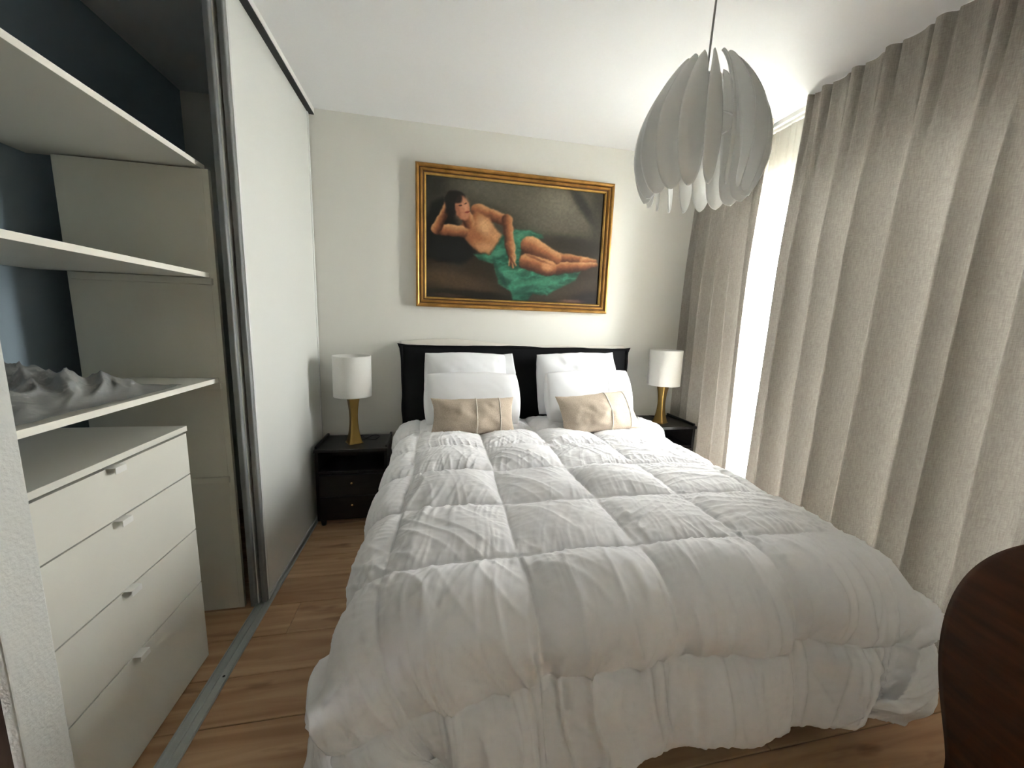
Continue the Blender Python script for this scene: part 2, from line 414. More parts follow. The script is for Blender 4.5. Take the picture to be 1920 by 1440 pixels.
# sliding doors
def sliding_door(name, xf, y0, y1, label, th=0.022):
    o = empty(name, (xf, y0, 0.011)); struct(o, label)
    Ld = y1 - y0; Hd = H - 0.03 - 0.011
    box('door_panel', (-th + 0.004, -0.003, 0.02, Ld - 0.002, 0.014, Hd), 'door_panel', o, 0.001)
    # aluminium grip stile with a rounded channel
    st = link('stile', box_mesh('stile', [(-th, 0.0, 0, 0.022, 0, Hd)], 0.007, 4), 'aluminium', o)
    box('stile_edge', (-0.004, 0.003, 0.020, 0.034, 0, Hd), 'door_edge', o, 0.0015)
    box('far_stile', (-th, 0.002, Ld - 0.022, Ld, 0, Hd), 'door_edge', o, 0.0015)
    box('bottom_rail', (-th, 0.001, 0.026, Ld - 0.022, 0, 0.014), 'door_edge', o, 0.001)
    return o
sliding_door('door_2', DOOR_X, 1.722, D - 0.012, 'pale grey-white sliding wardrobe door')
sliding_door('door_3', DOOR_X - 0.034, 1.700, D - 0.02, 'second sliding door tucked behind the pale one', 0.024)

# ================================================================== WARDROBE INSIDE
SH_Y0, PY = 0.826, 1.722
sh = empty('wardrobe_shelving', (-1.1, 1.27, 0)); tag(sh, 'cream wardrobe shelving with a tall side panel and three shelves', 'shelving')
so = Vector(sh.location)
def sbox(name, b, m, bev=0.001, parent=sh):
    return box(name, (b[0] - so.x, b[1] - so.x, b[2] - so.y, b[3] - so.y, b[4], b[5]), m, parent, bev)
pt = sbox('side_panel', (-1.305, -0.845, PY, PY + 0.018, 0.0, 1.812), 'partition_board')
sbox('panel_edge', (-0.845, -0.825, PY, PY + 0.018, 0.0, 1.812), 'partition_board')
for z in (1.834, 1.438, 1.030):
    s_ = sbox('shelf', (CL_X + 0.002, -0.852, SH_Y0, PY - 0.0005 if z < 1.8 else PY + 0.03, z - 0.018, z), 'melamine')
    sbox('edge_band', (-0.852, -0.850, SH_Y0, PY - 0.0005 if z < 1.8 else PY + 0.03, z - 0.018, z), 'melamine_edge', 0.0004, s_).location = (0, 0, 0)
for z in (1.419, 1.011, 0.615):
    sbox('batten', (-1.290, -0.838, PY - 0.014, PY - 0.0003, z - 0.026, z - 0.001), 'partition_board', 0.002)

# dresser
dr = empty('chest_of_drawers', (-1.06, 1.1475, 0)); tag(dr, 'white chest of four drawers under the wardrobe shelves', 'dresser')
X0, X1, Y0, Y1 = -0.23, 0.228, -0.3125, 0.3125
link('carcass', box_mesh('carcass', [(X0, X1 - 0.020, Y0, Y0 + 0.016, 0, 0.884), (X0, X1 - 0.020, Y1 - 0.016, Y1, 0, 0.884),
                                     (X0, X0 + 0.006, Y0 + 0.016, Y1 - 0.016, 0, 0.884), (X0 + 0.006, X1 - 0.03, Y0 + 0.016, Y1 - 0.016, 0.02, 0.04)], 0.0008, 1), 'dresser_white', dr)
box('gap_shade_board', (X1 - 0.045, X1 - 0.028, Y0 + 0.017, Y1 - 0.017, 0.045, 0.88), 'dresser_gap_shade', dr, 0)  # dark board putting the shade of the drawer gaps into its colour
box('dresser_top', (X0, X1 + 0.002, Y0 - 0.002, Y1 + 0.002, 0.885, 0.903), 'dresser_white', dr, 0.0012)
box('plinth', (X1 - 0.04, X1 - 0.022, Y0 + 0.016, Y1 - 0.016, 0.0, 0.02), 'dresser_white', dr, 0.0008)
zs = (0.8795, 0.732, 0.525, 0.319, 0.012)
for i in range(4):
    d_ = box('drawer', (X1 - 0.018, X1, Y0 + 0.002, Y1 - 0.002, zs[i + 1] + 0.002, zs[i] - 0.002), 'dresser_white', dr, 0.001)
    zt = zs[i] - 0.002
    tb = link('pull_tab', box_mesh('pull_tab', [(X1 - 0.012, X1 + 0.020, -0.018, 0.018, zt, zt + 0.0012), (X1 + 0.0188, X1 + 0.020, -0.018, 0.018, zt - 0.016, zt)], 0.0003, 1), 'tab_metal', d_)

# crumpled plastic bag on the lowest shelf
def plastic():
    n, m = 150, 120
    Y = np.linspace(0.86, 1.52, n)[:, None] * np.ones((1, m)); X = np.linspace(-1.33, -0.872, m)[None, :] * np.ones((n, 1))
    u = (Y - 0.86) / 0.66; v = (X + 1.33) / 0.458
    env = sstep(0, 0.12, u) * sstep(1, 0.75, u) * sstep(0, 0.15, v) * sstep(1, 0.72, v)
    r1 = 1 - np.abs(fbm(X * 7, Y * 6, 3, 2)); r2 = 1 - np.abs(fbm(X * 17 + Y * 8, Y * 8, 8, 2)); r3 = 1 - np.abs(fbm(X * 50, Y * 46 - X * 20, 5, 2))
    hgt = env * (0.022 + 0.060 * r1 ** 2 * (0.4 + 0.6 * sstep(0.9, 0.2, v)) + 0.020 * r2 ** 3) + 0.004 * r2 ** 2
    X = X + 0.02 * fbm(Y * 8, X * 6, 11) * env; Y = Y + 0.05 * fbm(X * 7, Y * 4, 12) * sstep(0.5, 1, u) + 0.02 * fbm(X * 9, Y * 8, 15) * env
    hgt = hgt + env * 0.014 * (1 - np.abs(vnoise(X * 34 + Y * 14, Y * 7, 18))) ** 3
    Z = 1.0315 + np.maximum(hgt, 0.0008)
    V = np.stack([X, Y, Z], -1).reshape(-1, 3); o = np.array([-1.1, 1.2, 1.0305]); 
    me = fast_mesh('plastic_bag', V - o, grid_faces(n, m, flip=True))
    b = link('plastic_bag', me, 'plastic_film', None, tuple(o))
    sm = b.modifiers.new('thickness', 'SOLIDIFY'); sm.thickness = 0.0006; sm.offset = 1
    tag(b, 'crumpled clear plastic bag lying on the wardrobe shelf', 'plastic bag')
plastic()

# ================================================================== BED
BX0, BX1, BY0, BY1 = -0.175, 1.395, 0.80, 2.585
HBY = 2.600
bed = empty('bed', ((BX0 + BX1) / 2, (BY0 + BY1) / 2, 0)); tag(bed, 'double bed with a black fabric headboard under a white duvet', 'bed')
bo = Vector(bed.location)
def bbox(name, b, m, bev, parent=bed):
    return box(name, (b[0] - bo.x, b[1] - bo.x, b[2] - bo.y, b[3] - bo.y, b[4], b[5]), m, parent, bev)
bbox('bed_base', (BX0 + 0.02, BX1 - 0.02, BY0 + 0.06, BY1, 0.14, 0.34), 'bed_base_cloth', 0.015)
mt = bbox('mattress', (BX0, BX1, BY0, BY1, 0.342, 0.592), 'mattress_cloth', 0.05)
for p in mt.data.polygons: p.use_smooth = True
for (lx, ly) in ((BX0 + 0.1, BY0 + 0.2), (BX1 - 0.1, BY0 + 0.2), (BX0 + 0.1, BY1 - 0.15), (BX1 - 0.1, BY1 - 0.15)):
    link('leg', lathe_mesh('leg', [(0.0, 0.0), (0.022, 0.0), (0.026, 0.14), (0.0, 0.14)], 16), 'black_wood', bed, (lx - bo.x, ly - bo.y, 0))
def headboard():
    x0, x1, z0, z1 = -0.205, 1.395, 0.30, 1.120
    n, m = 150, 70
    V = []; F = []
    xs = np.linspace(0, 1, n); zz = np.linspace(0, 1, m)
    U, W = np.meshgrid(xs, zz, indexing='ij')
    X = x0 + (x1 - x0) * U; Z = z0 + (z1 - z0) * W
    edge = np.minimum(np.minimum(U * (x1 - x0), (1 - U) * (x1 - x0)), (1 - W) * (z1 - z0))
    yb = 0.016 * (1 - np.exp(-edge / 0.05)) + 0.004 * fbm(X * 5, Z * 7, 21) * sstep(0, 0.1, edge)
    Z = Z + sstep(0.7, 1, W) * (0.006 * fbm(X * 4, 0 * X, 31))
    Yf = HBY - yb + 0.016; Yb = np.full_like(Yf, HBY + 0.088)
    Vf = np.stack([X, Yf, Z], -1).reshape(-1, 3); Vb = np.stack([X, Yb, Z], -1).reshape(-1, 3)
    Fq = np.concatenate([grid_faces(n, m), grid_faces(n, m, n * m, True)])
    per = [i * m for i in range(n)] + [(n - 1) * m + j for j in range(1, m)] + [i * m + m - 1 for i in range(n - 2, -1, -1)] + [j for j in range(m - 2, 0, -1)]
    side = [(per[k], per[(k + 1) % len(per)], per[(k + 1) % len(per)] + n * m, per[k] + n * m) for k in range(len(per))]
    Fq = np.concatenate([Fq, np.array(side)[:, ::-1]])
    V = np.concatenate([Vf, Vb]) - np.array([bo.x, bo.y, 0])
    hb = link('headboard', fast_mesh('headboard', V, Fq), 'black_cloth', bed)
    # flared seam running round the front edge of the slip cover
    path = [(x0, z) for z in np.linspace(z0, z1, 40)] + [(x, z1) for x in np.linspace(x0, x1, 90)][1:] + [(x1, z) for z in np.linspace(z1, z0, 40)][1:]
    V = []; N = len(path)
    for k, (x, z) in enumerate(path):
        ox = -1 if x < x0 + 1e-6 else (1 if x > x1 - 1e-6 else 0); oz = 1 if z > z1 - 1e-6 else 0
        wv = 0.010 + 0.006 * float(vnoise(k * 0.21, 3.0)) + (0.012 if (ox and oz) else 0) + 0.010 * math.exp(-((z - z1) / 0.06) ** 2) * abs(ox)
        wz = 0.007 + 0.004 * float(vnoise(k * 0.15, 9.0)) + (0.006 if (ox and oz) else 0)
        yy = HBY + 0.012 + 0.004 * float(vnoise(k * 0.3, 5.0))
        bx_, bz_ = x - ox * 0.004, z - oz * 0.004 + 0.006 * float(fbm(np.array(x * 4), np.array(0.0), 31)) * (1 if z > z1 - 0.05 else 0)
        tx, tz = x + ox * wv, bz_ + oz * (wz + 0.004)
        V += [(bx_, yy - 0.004, bz_), (tx, yy - 0.0015, tz), (tx, yy + 0.0015, tz), (bx_, yy + 0.008, bz_)]
    F = []
    for k in range(N - 1):
        for q in range(4):
            F.append((k * 4 + q, k * 4 + (q + 1) % 4, (k + 1) * 4 + (q + 1) % 4, (k + 1) * 4 + q))
    F += [(3, 2, 1, 0), tuple((N - 1) * 4 + q for q in range(4))]
    link('seam_flange', mesh_np('seam_flange', np.array(V) - np.array([bo.x, bo.y, 0]), F), 'black_cloth', hb)
    # pale lining that peeps out behind the cover
    n = 120; V = []; F = []
    for k in range(n):
        t = k / (n - 1); x = x0 - 0.012 + (x1 - x0 + 0.02) * t
        bumpz = 0.034 * math.exp(-((t - 0.20) / 0.17) ** 2) + 0.010 * math.exp(-((t - 0.93) / 0.2) ** 2) + 0.003 * math.sin(t * 21) + 0.014
        zt = z1 + bumpz; yy = HBY + 0.072 + 0.006 * math.sin(t * 13)
        V += [(x, yy, z1 - 0.10), (x, yy - 0.004, zt - 0.004), (x, yy + 0.004, zt), (x, yy + 0.012, zt - 0.004), (x, yy + 0.016, z1 - 0.10)]
    for k in range(n - 1):
        for q in range(4): F.append((k * 5 + q, (k + 1) * 5 + q, (k + 1) * 5 + q + 1, k * 5 + q + 1))
    link('lining', mesh_np('lining', np.array(V) - np.array([bo.x, bo.y, 0]), F), 'cream_cloth', hb)['label'] = 'pale lining above the black headboard'
headboard()
# white fitted sheet strip by the headboard
def sheet():
    n, m = 120, 16
    U, W = np.meshgrid(np.linspace(-1, 1, n), np.linspace(0, 1, m), indexing='ij')
    hx = (BX1 - BX0) / 2 + 0.006; s = np.abs(U) * (hx + 0.14)
    X = np.where(s < hx - 0.05, s, np.minimum(hx, hx - 0.05 + 0.05 * np.sin(np.clip((s - hx + 0.05) / 0.08, 0, math.pi / 2)))) * np.sign(U)
    Z = 0.600 - np.where(s < hx - 0.05, 0, 0.05 * (1 - np.cos(np.clip((s - hx + 0.05) / 0.08, 0, math.pi / 2))) + np.maximum(0, s - hx - 0.075))
    Y = 2.22 + (BY1 - 0.004 - 2.22) * W
    V = np.stack([X, Y - bo.y, Z + 0.002 * fbm(X * 12, Y * 12, 2)], -1).reshape(-1, 3)
    link('fitted_sheet', fast_mesh('fitted_sheet', V, grid_faces(n, m)), 'sheet_cotton', bed)
sheet()

# ------------------------------------------------------------------ duvet: a small cloth drape, then quilting relief
def duvet():
    cx = 0.605
    SX, SY = 2.37, 2.145
    nx, ny = 62, 56
    dx, dy = SX / (nx - 1), SY / (ny - 1)
    s = np.linspace(-SX / 2, SX / 2, nx); t = np.linspace(0, SY, ny)          # t = 0 is the hem at the foot
    S, T = np.meshgrid(s, t, indexing='ij')
    top_y = 2.545
    P = np.stack([cx + S, top_y - SY + T, np.full_like(S, 0.665)], -1)
    # rounded foot corners
    vv = np.clip((0.66 - T) / 0.66, 0, 1); uu = np.clip((np.abs(S) - (SX / 2 - 0.66)) / 0.66, 0, 1)
    P[..., 0] -= np.sign(S) * 0.66 * uu * (1 - np.sqrt(1 - 0.92 * vv ** 2)) ; P[..., 1] += 0.66 * vv * (1 - np.sqrt(1 - 0.92 * uu ** 2))
    R0 = P.reshape(-1, 3).copy()
    P[..., 2] += 0.012 * fbm(S * 3, T * 3, 40)
    Q = P.copy()
    # constraints (pairs of index grids) sorted into independent batches
    idx = np.arange(nx * ny).reshape(nx, ny)
    batches = []
    def add(di, dj, stiff, scale=1.0):
        a = idx[:nx - di, max(0, -dj):ny - max(0, dj)]; b = idx[di:, max(0, dj):ny - max(0, -dj)]
        ii = np.arange(a.shape[0]); jj = np.arange(a.shape[1])
        for pi in range(2):
            if di: sel_i = ii[(ii // di) % 2 == pi]; sel_j = jj
            else: sel_i = ii; sel_j = jj[(jj // dj) % 2 == pi]
            if len(sel_i) and len(sel_j):
                ia, ib = a[np.ix_(sel_i, sel_j)].ravel(), b[np.ix_(sel_i, sel_j)].ravel()
                batches.append((ia, ib, np.linalg.norm(R0[ia] - R0[ib], axis=1) * scale, stiff))
    add(1, 0, 0.95); add(0, 1, 0.95); add(1, 1, 0.4); add(1, -1, 0.4)
    add(2, 0, 0.35); add(0, 2, 0.35); add(4, 0, 0.12); add(0, 4, 0.12)
    th = 0.026
    def sd_push(X, lo, hi, r):
        c = (np.array(lo) + np.array(hi)) / 2; h = (np.array(hi) - np.array(lo)) / 2 - r
        q = X - c; a = np.abs(q) - h
        out = np.maximum(a, 0); l = np.linalg.norm(out, axis=-1)
        inside = np.minimum(a.max(-1), 0)
        d = l + inside - r
        n = np.where((l > 1e-6)[:, None], out / np.maximum(l, 1e-6)[:, None], 0)
        k = a.argmax(-1)
        e = np.zeros_like(n); e[np.arange(len(n)), k] = 1
        n = np.where((l > 1e-6)[:, None], n, e) * np.sign(q)
        pen = th - d; hit = pen > 0
        X[hit] += n[hit] * pen[hit][:, None]
        return hit
    X = P.reshape(-1, 3); V = np.zeros_like(X); dt = 1 / 60.0
    pin = (T.reshape(-1) > SY - 0.9) & (np.abs(S.reshape(-1)) < 0.66); XY0 = X[:, :2].copy()
    for step in range(165):
        V[:, 2] -= 9.81 * dt
        V *= 0.955
        old = X.copy()
        X = X + V * dt
        for it in range(7):
            for (a, b, rest, k) in batches:
                d = X[b] - X[a]; l = np.linalg.norm(d, axis=1)
                c = (d * (0.5 * k * (l - rest) / np.maximum(l, 1e-9))[:, None])
                X[a] += c; X[b] -= c
            h1 = sd_push(X, (BX0, BY0, 0.05), (BX1, BY1 + 0.3, 0.600), 0.085)
            sd_push(X, (1.425, 2.335, -0.1), (1.85, 2.75, 0.605), 0.01)
            sd_push(X, (-0.712, 2.370, -0.1), (-0.283, 2.75, 0.50), 0.01)
            X[:, 2] = np.maximum(X[:, 2], 0.05)
            X[:, 1] = np.minimum(X[:, 1], 2.548)
            # the heavy hem hangs close to the bed
            slk = 0.40 * max(0.0, 1 - step / 110.0); lo = np.array([BX0 - 0.095 - slk, BY0 - 0.105 - slk]); hi = np.array([BX1 + 0.150 + slk, 3.2]); rr_ = 0.16 + slk
            sh_ = np.clip((0.50 - X[:, 2]) / 0.4, 0, 1) * 0.035
            c2 = (lo + hi) / 2; h2 = (hi - lo) / 2 - rr_; q2 = X[:, :2] - c2; a2 = np.abs(q2) - h2
            o2 = np.maximum(a2, 0); l2 = np.linalg.norm(o2, axis=1); ex_ = l2 - (rr_ - sh_); ok = (ex_ > 0) & (X[:, 2] < 0.585)
            X[ok, :2] -= (o2[ok] / l2[ok][:, None]) * np.sign(q2[ok]) * ex_[ok][:, None] * 0.6
            X[pin, :2] = XY0[pin]
        V = (X - old) / dt
        V[h1] *= 0.75
    B = X.reshape(nx, ny, 3).copy()
    # even out the hem at the foot
    wgt = sstep(14, 2, np.arange(ny))[None, :, None] * sstep(0, 8, np.minimum(np.arange(nx), np.arange(nx)[::-1]))[:, None, None]
    for _ in range(40):
        A_ = B.copy(); A_[1:-1] = 0.25 * B[:-2] + 0.5 * B[1:-1] + 0.25 * B[2:]
        B[..., 2:] += (A_ - B)[..., 2:] * wgt
        B[..., 1:2] += 0.25 * (A_ - B)[..., 1:2] * wgt
    # smooth upsample (cubic)
    def up1(A, n_out):
        n = A.shape[0]; p = np.linspace(0, n - 1, n_out); i = np.minimum(p.astype(int), n - 2); f = (p - i)[:, None, None]
        g = lambda k: A[np.clip(k, 0, n - 1)]
        p0, p1, p2, p3 = g(i - 1), g(i), g(i + 1), g(i + 2)
        # uniform cubic B-spline: rounds the folds like padded cloth
        return ((1 - f) ** 3 * p0 + (3 * f ** 3 - 6 * f ** 2 + 4) * p1 + (-3 * f ** 3 + 3 * f ** 2 + 3 * f + 1) * p2 + f ** 3 * p3) / 6
    NX, NY = 540, 490
    G = up1(B, NX); G = up1(G.transpose(1, 0, 2), NY).transpose(1, 0, 2)
    s2 = np.linspace(-SX / 2, SX / 2, NX); t2 = np.linspace(0, SY, NY); S2, T2 = np.meshgrid(s2, t2, indexing='ij')
    def normals(G):
        du = np.gradient(G, axis=0); dv = np.gradient(G, axis=1)
        n = np.cross(du, dv); n /= np.maximum(np.linalg.norm(n, axis=-1, keepdims=True), 1e-9); return n
    N = normals(G)
    # quilt seams: columns every CW about the middle, rows every RW from the foot
    CW, RW = 0.345, 0.308
    wob = 0.012
    sa = S2 + wob * fbm(S2 * 3, T2 * 3, 50); ta = T2 + wob * fbm(S2 * 3, T2 * 3, 51)
    a = sa / CW; b = (ta - 0.285) / RW
    fa = a - np.floor(a); fb = b - np.floor(b)
    da = np.minimum(fa, 1 - fa) * CW; db = np.minimum(fb, 1 - fb) * RW
    cell = _hash(np.floor(a).astype(int) + 60, np.floor(b).astype(int) + 60)
    pa = np.clip(da / (CW / 2), 0, 1); pb = np.clip(db / (RW / 2), 0, 1)
    pa = 1 - (1 - pa) ** 2.4; pb = 1 - (1 - pb) ** 2.4
    slack = 0.45 + 0.55 * np.maximum(sstep(1.0, 0.3, np.abs(S2 - (-0.35))), sstep(0.55, 0.35, T2))           # fuller on the side by the wardrobe
    puff = 0.046 * (pa ** 0.75 * pb ** 0.75) * (0.75 + 0.5 * cell) * slack
    hem = np.minimum(np.minimum(S2 + SX / 2, SX / 2 - S2), np.minimum(T2, SY - T2))
    hemf = sstep(0, 0.05, hem)
    # gathers along the seams
    ex, ey = 0.30, 0.30
    def crease(x, y, seed, p=3.0):              # drawn creases: sharp crests, broad hollows
        return (1 - np.abs(vnoise(x, y, seed))) ** p
    w1 = vnoise(S2 * 4, T2 * 4, 3); w2 = vnoise(S2 * 3, T2 * 5, 4)
    gr = 0.8 * crease(S2 * 30 + 1.4 * w1 + 5 * T2, T2 * 2.2, 60) + 0.8 * crease(S2 * 62 + 2 * w2 - 12 * T2, T2 * 4, 62, 2.5)
    gc = 0.7 * crease(S2 * 2.2, T2 * 30 + 1.4 * w1 + 4 * S2, 61) + 0.7 * crease(S2 * 4, T2 * 60 + 2 * w2, 63, 2.5)
    patch = 0.35 + 0.65 * sstep(-0.4, 0.5, fbm(S2 * 2.2, T2 * 2.2, 66, 2))
    gat = patch * (0.0140 * gr * np.exp(-db / 0.075) * (1 - np.exp(-db / 0.006)) + 0.0070 * gc * np.exp(-da / 0.055) * (1 - np.exp(-da / 0.006)))
    # long drawn creases across the cells, denser on the window side
    win = sstep(0.0, 0.6, S2) * sstep(0.45, 0.8, T2)
    def dirc(ang, fl, fs, seed):
        c_, s_ = math.cos(math.radians(ang)), math.sin(math.radians(ang))
        return crease((S2 * c_ + T2 * s_) * fl + 0.5 * w1, (-S2 * s_ + T2 * c_) * fs + 0.8 * w2, seed)
    cr = dirc(-14, 1.3, 21, 70) + 0.8 * dirc(8, 2.0, 40, 71)
    cr2 = dirc(-48, 1.6, 26, 73) * sstep(-0.1, 0.35, fbm(S2 * 2.5, T2 * 2.5, 75, 2)) + dirc(35, 1.6, 30, 74) * sstep(0.0, 0.4, fbm(S2 * 2.5, T2 * 2.5, 77, 2))
    crk = 0.0042 * cr * (0.35 + 0.9 * win) + 0.0048 * cr2
    hang = sstep(0.62, 0.45, G[..., 2]) * sstep(0.62, 0.35, T2)
    foot = sstep(0.70, 0.40, T2) * (0.35 + 0.65 * hang)
    sl = 5.0 * T2 * vnoise(S2 * 1.5, 0 * T2, 88)
    folds = foot * (0.25 + 0.75 * sstep(0.0, 0.10, T2)) * (0.022 * vnoise(S2 * 7 + 0.5 * w1 + sl, T2 * 1.3, 80) * hang + 0.025 * crease(S2 * 10 + w1 + sl, T2 * 1.3, 82) + 0.017 * crease(S2 * 24 + w2 + 1.5 * sl, T2 * 2.2, 84))
    hr = puff * hemf + (gat + crk) * (0.4 + 0.6 * hemf) + folds
    hr += 0.004 * fbm(S2 * 22, T2 * 22, 90, 3) * hemf * 0.5
    topl = G + N * hr[..., None]
    low = G - N * (0.004 + 0.014 * hemf * pa * pb)[..., None]
    topl[..., 2] = np.maximum(topl[..., 2], 0.03); low[..., 2] = np.maximum(low[..., 2], 0.02)
    org = np.array([cx, 1.5, 0.60])
    Va = (topl - org).reshape(-1, 3); Vb = (low - org).reshape(-1, 3); off = NX * NY
    F = np.concatenate([grid_faces(NX, NY), grid_faces(NX, NY, off, True)])
    m = NY; n = NX
    per = [i * m for i in range(n)] + [(n - 1) * m + j for j in range(1, m)] + [i * m + m - 1 for i in range(n - 2, -1, -1)] + [j for j in range(m - 2, 0, -1)]
    per = np.array(per); nxt = np.roll(per, -1)
    side = np.stack([per, nxt, nxt + off, per + off], 1)[:, ::-1]
    me = fast_mesh('duvet', np.concatenate([Va, Vb]), np.concatenate([F, side]))
    o = link('duvet', me, 'duvet_cotton', None, tuple(org))
    tag(o, 'white quilted duvet spread over the bed', 'duvet')
duvet()

# ------------------------------------------------------------------ pillows and cushions
def pillow_mesh(name, w, h, t, rnd=0.4, pinch=0.06, ex=0.5, pw=2.6, seed=0, wr=0.006, n=56, m=44):
    U, W = np.meshgrid(np.linspace(-1, 1, n), np.linspace(-1, 1, m), indexing='ij')
    # cosine spacing so that the rim is well resolved
    U = np.sin(U * math.pi / 2); W = np.sin(W * math.pi / 2)
    X = w / 2 * U * np.sqrt(1 - rnd * W ** 2 / 2) * (1 - pinch * (1 - W ** 2) * np.abs(U))
    Z = h / 2 * W * np.sqrt(1 - rnd * U ** 2 / 2) * (1 - pinch * (1 - U ** 2) * np.abs(W))
    prof = (np.clip(1 - np.abs(U) ** pw, 0, 1) * np.clip(1 - np.abs(W) ** pw, 0, 1)) ** ex
    wrk = wr * fbm(X * 14 + Z * 6, Z * 12, seed, 3) * prof
    Yf = -t / 2 * prof - wrk - 0.002; Yb = t / 2 * prof + 0.002
    X = X + 0.35 * wr * fbm(Z * 9, X * 5, seed + 5)
    Z = Z + 0.6 * wr * fbm(X * 7, Z * 5, seed + 9)
    V = np.concatenate([np.stack([X, Yf, Z], -1).reshape(-1, 3), np.stack([X, Yb, Z], -1).reshape(-1, 3)])
    off = n * m
    per = [i * m for i in range(n)] + [(n - 1) * m + j for j in range(1, m)] + [i * m + m - 1 for i in range(n - 2, -1, -1)] + [j for j in range(m - 2, 0, -1)]
    per = np.array(per); nxt = np.roll(per, -1)
    F = np.concatenate([grid_faces(n, m), grid_faces(n, m, off, True), np.stack([per, nxt, nxt + off, per + off], 1)[:, ::-1]])
    return fast_mesh(name, V, F), (X, Yf, Z)
def place(o, c, lean, yaw=0, roll=0):
    o.matrix_world = Matrix.Translation(c) @ Matrix.Rotation(math.radians(yaw), 4, 'Z') @ Matrix.Rotation(math.radians(-lean), 4, 'X') @ Matrix.Rotation(math.radians(roll), 4, 'Y')
    return o
# sleeping pillows against the headboard
def soft_pillow(c, w, h, lean, yaw, roll, seed, label):
    me, _ = pillow_mesh('sleeping_pillow', w, h, 0.14, 0.26, 0.035, 0.50, 2.4, seed, 0.012)
    o = link('sleeping_pillow', me, 'pillow_cotton'); place(o, c, lean, yaw, roll)
    tag(o, label, 'pillow', 'white pillows against the headboard'); 
    # open end of the pillowcase: a short flat flange
    n, m = 8, 24; V = []; F = []
    for i in range(n):
        for j in range(m):
            u = i / (n - 1); v = j / (m - 1) * 2 - 1
            x = w / 2 * 0.90 + u * (0.05 + 0.035 * max(0.0, 1 - abs(v - 0.35) / 0.9)) ; z = h / 2 * 0.93 * v * (1 + 0.03 * u)
            V.append((x, -0.006 - 0.004 * math.sin(j * 1.1 + seed) * u, z))
    F = [tuple(f) for f in grid_faces(n, m)]
    fm = mesh_np('pillowcase_flange', V, F); f = link('pillowcase_flange', fm, 'pillow_cotton', o)
    sd = f.modifiers.new('t', 'SOLIDIFY'); sd.thickness = 0.003
    return o
soft_pillow((0.205, 2.510, 0.875), 0.56, 0.44, 9, 0, 0, 3, 'white pillow standing against the headboard on the wardrobe side')
soft_pillow((0.950, 2.510, 0.885), 0.54, 0.44, 9, 0, -2, 14, 'white pillow standing against the headboard on the window side')
def foam_pillow(c, w, h, lean, yaw, roll, seed, label, seam=False):
    me, (X, Yf, Z) = pillow_mesh('foam_pillow', w, h, 0.13, 0.22, -0.015, 0.30, 3.0, seed, 0.003)
    o = link('foam_pillow', me, 'pillow_cotton'); place(o, c, lean, yaw, roll)
    tag(o, label, 'pillow', 'rounded pillows in front')
    if seam:
        pts = []
        for k in range(24):
            z = -h / 2 * 0.86 + k / 23 * h * 0.86; x = w * 0.19 + 0.02 * (k / 23 - .5)
            i = np.argmin((X - x) ** 2 + (Z - z) ** 2); pts.append((x, float(Yf.ravel()[i]) - 0.0005, z))
        link('side_seam', tube_mesh('side_seam', pts, 0.0016, 6), 'sheet_cotton', o)
    return o
foam_pillow((0.240, 2.375, 0.800), 0.60, 0.345, 20, 0, 0, 5, 'plump ribbed white pillow propped behind the upright linen cushion')
foam_pillow((1.020, 2.375, 0.815), 0.61, 0.36, 20, 0, -2, 25, 'plump white pillow with a side seam behind the slanting linen cushion', True)
def cushion(c, w, h, lean, yaw, roll, seed, label, lines):
    me, (X, Yf, Z) = pillow_mesh('lumbar_cushion', w, h, 0.145, 0.0, 0.075, 0.55, 2.2, seed, 0.014)
    o = link('lumbar_cushion', me, 'linen'); place(o, c, lean, yaw, roll)
    tag(o, label, 'cushion', 'linen lumbar cushions')
    for q in lines:
        pts = []
        for k in range(30):
            z = (k / 29 * 2 - 1) * h / 2 * 0.955; x = q * w / 2
            i = np.argsort(((X - x) ** 2 + (Z - z) ** 2).ravel())[:3]; pts.append((x, float(Yf.ravel()[i].mean()) - 0.0005, z))
        link('piping', tube_mesh('piping', pts, 0.0035, 8), 'linen_piping', o)
    return o
cushion((0.228, 2.212, 0.732), 0.50, 0.235, 30, 0, 0, 7, 'beige linen cushion with two pale bands, set square on the bed', (0.06, 0.62))
cushion((1.010, 2.190, 0.752), 0.53, 0.255, 32, 3, -4, 17, 'beige linen cushion with two pale bands, tilted towards the window', (0.20, 0.72))

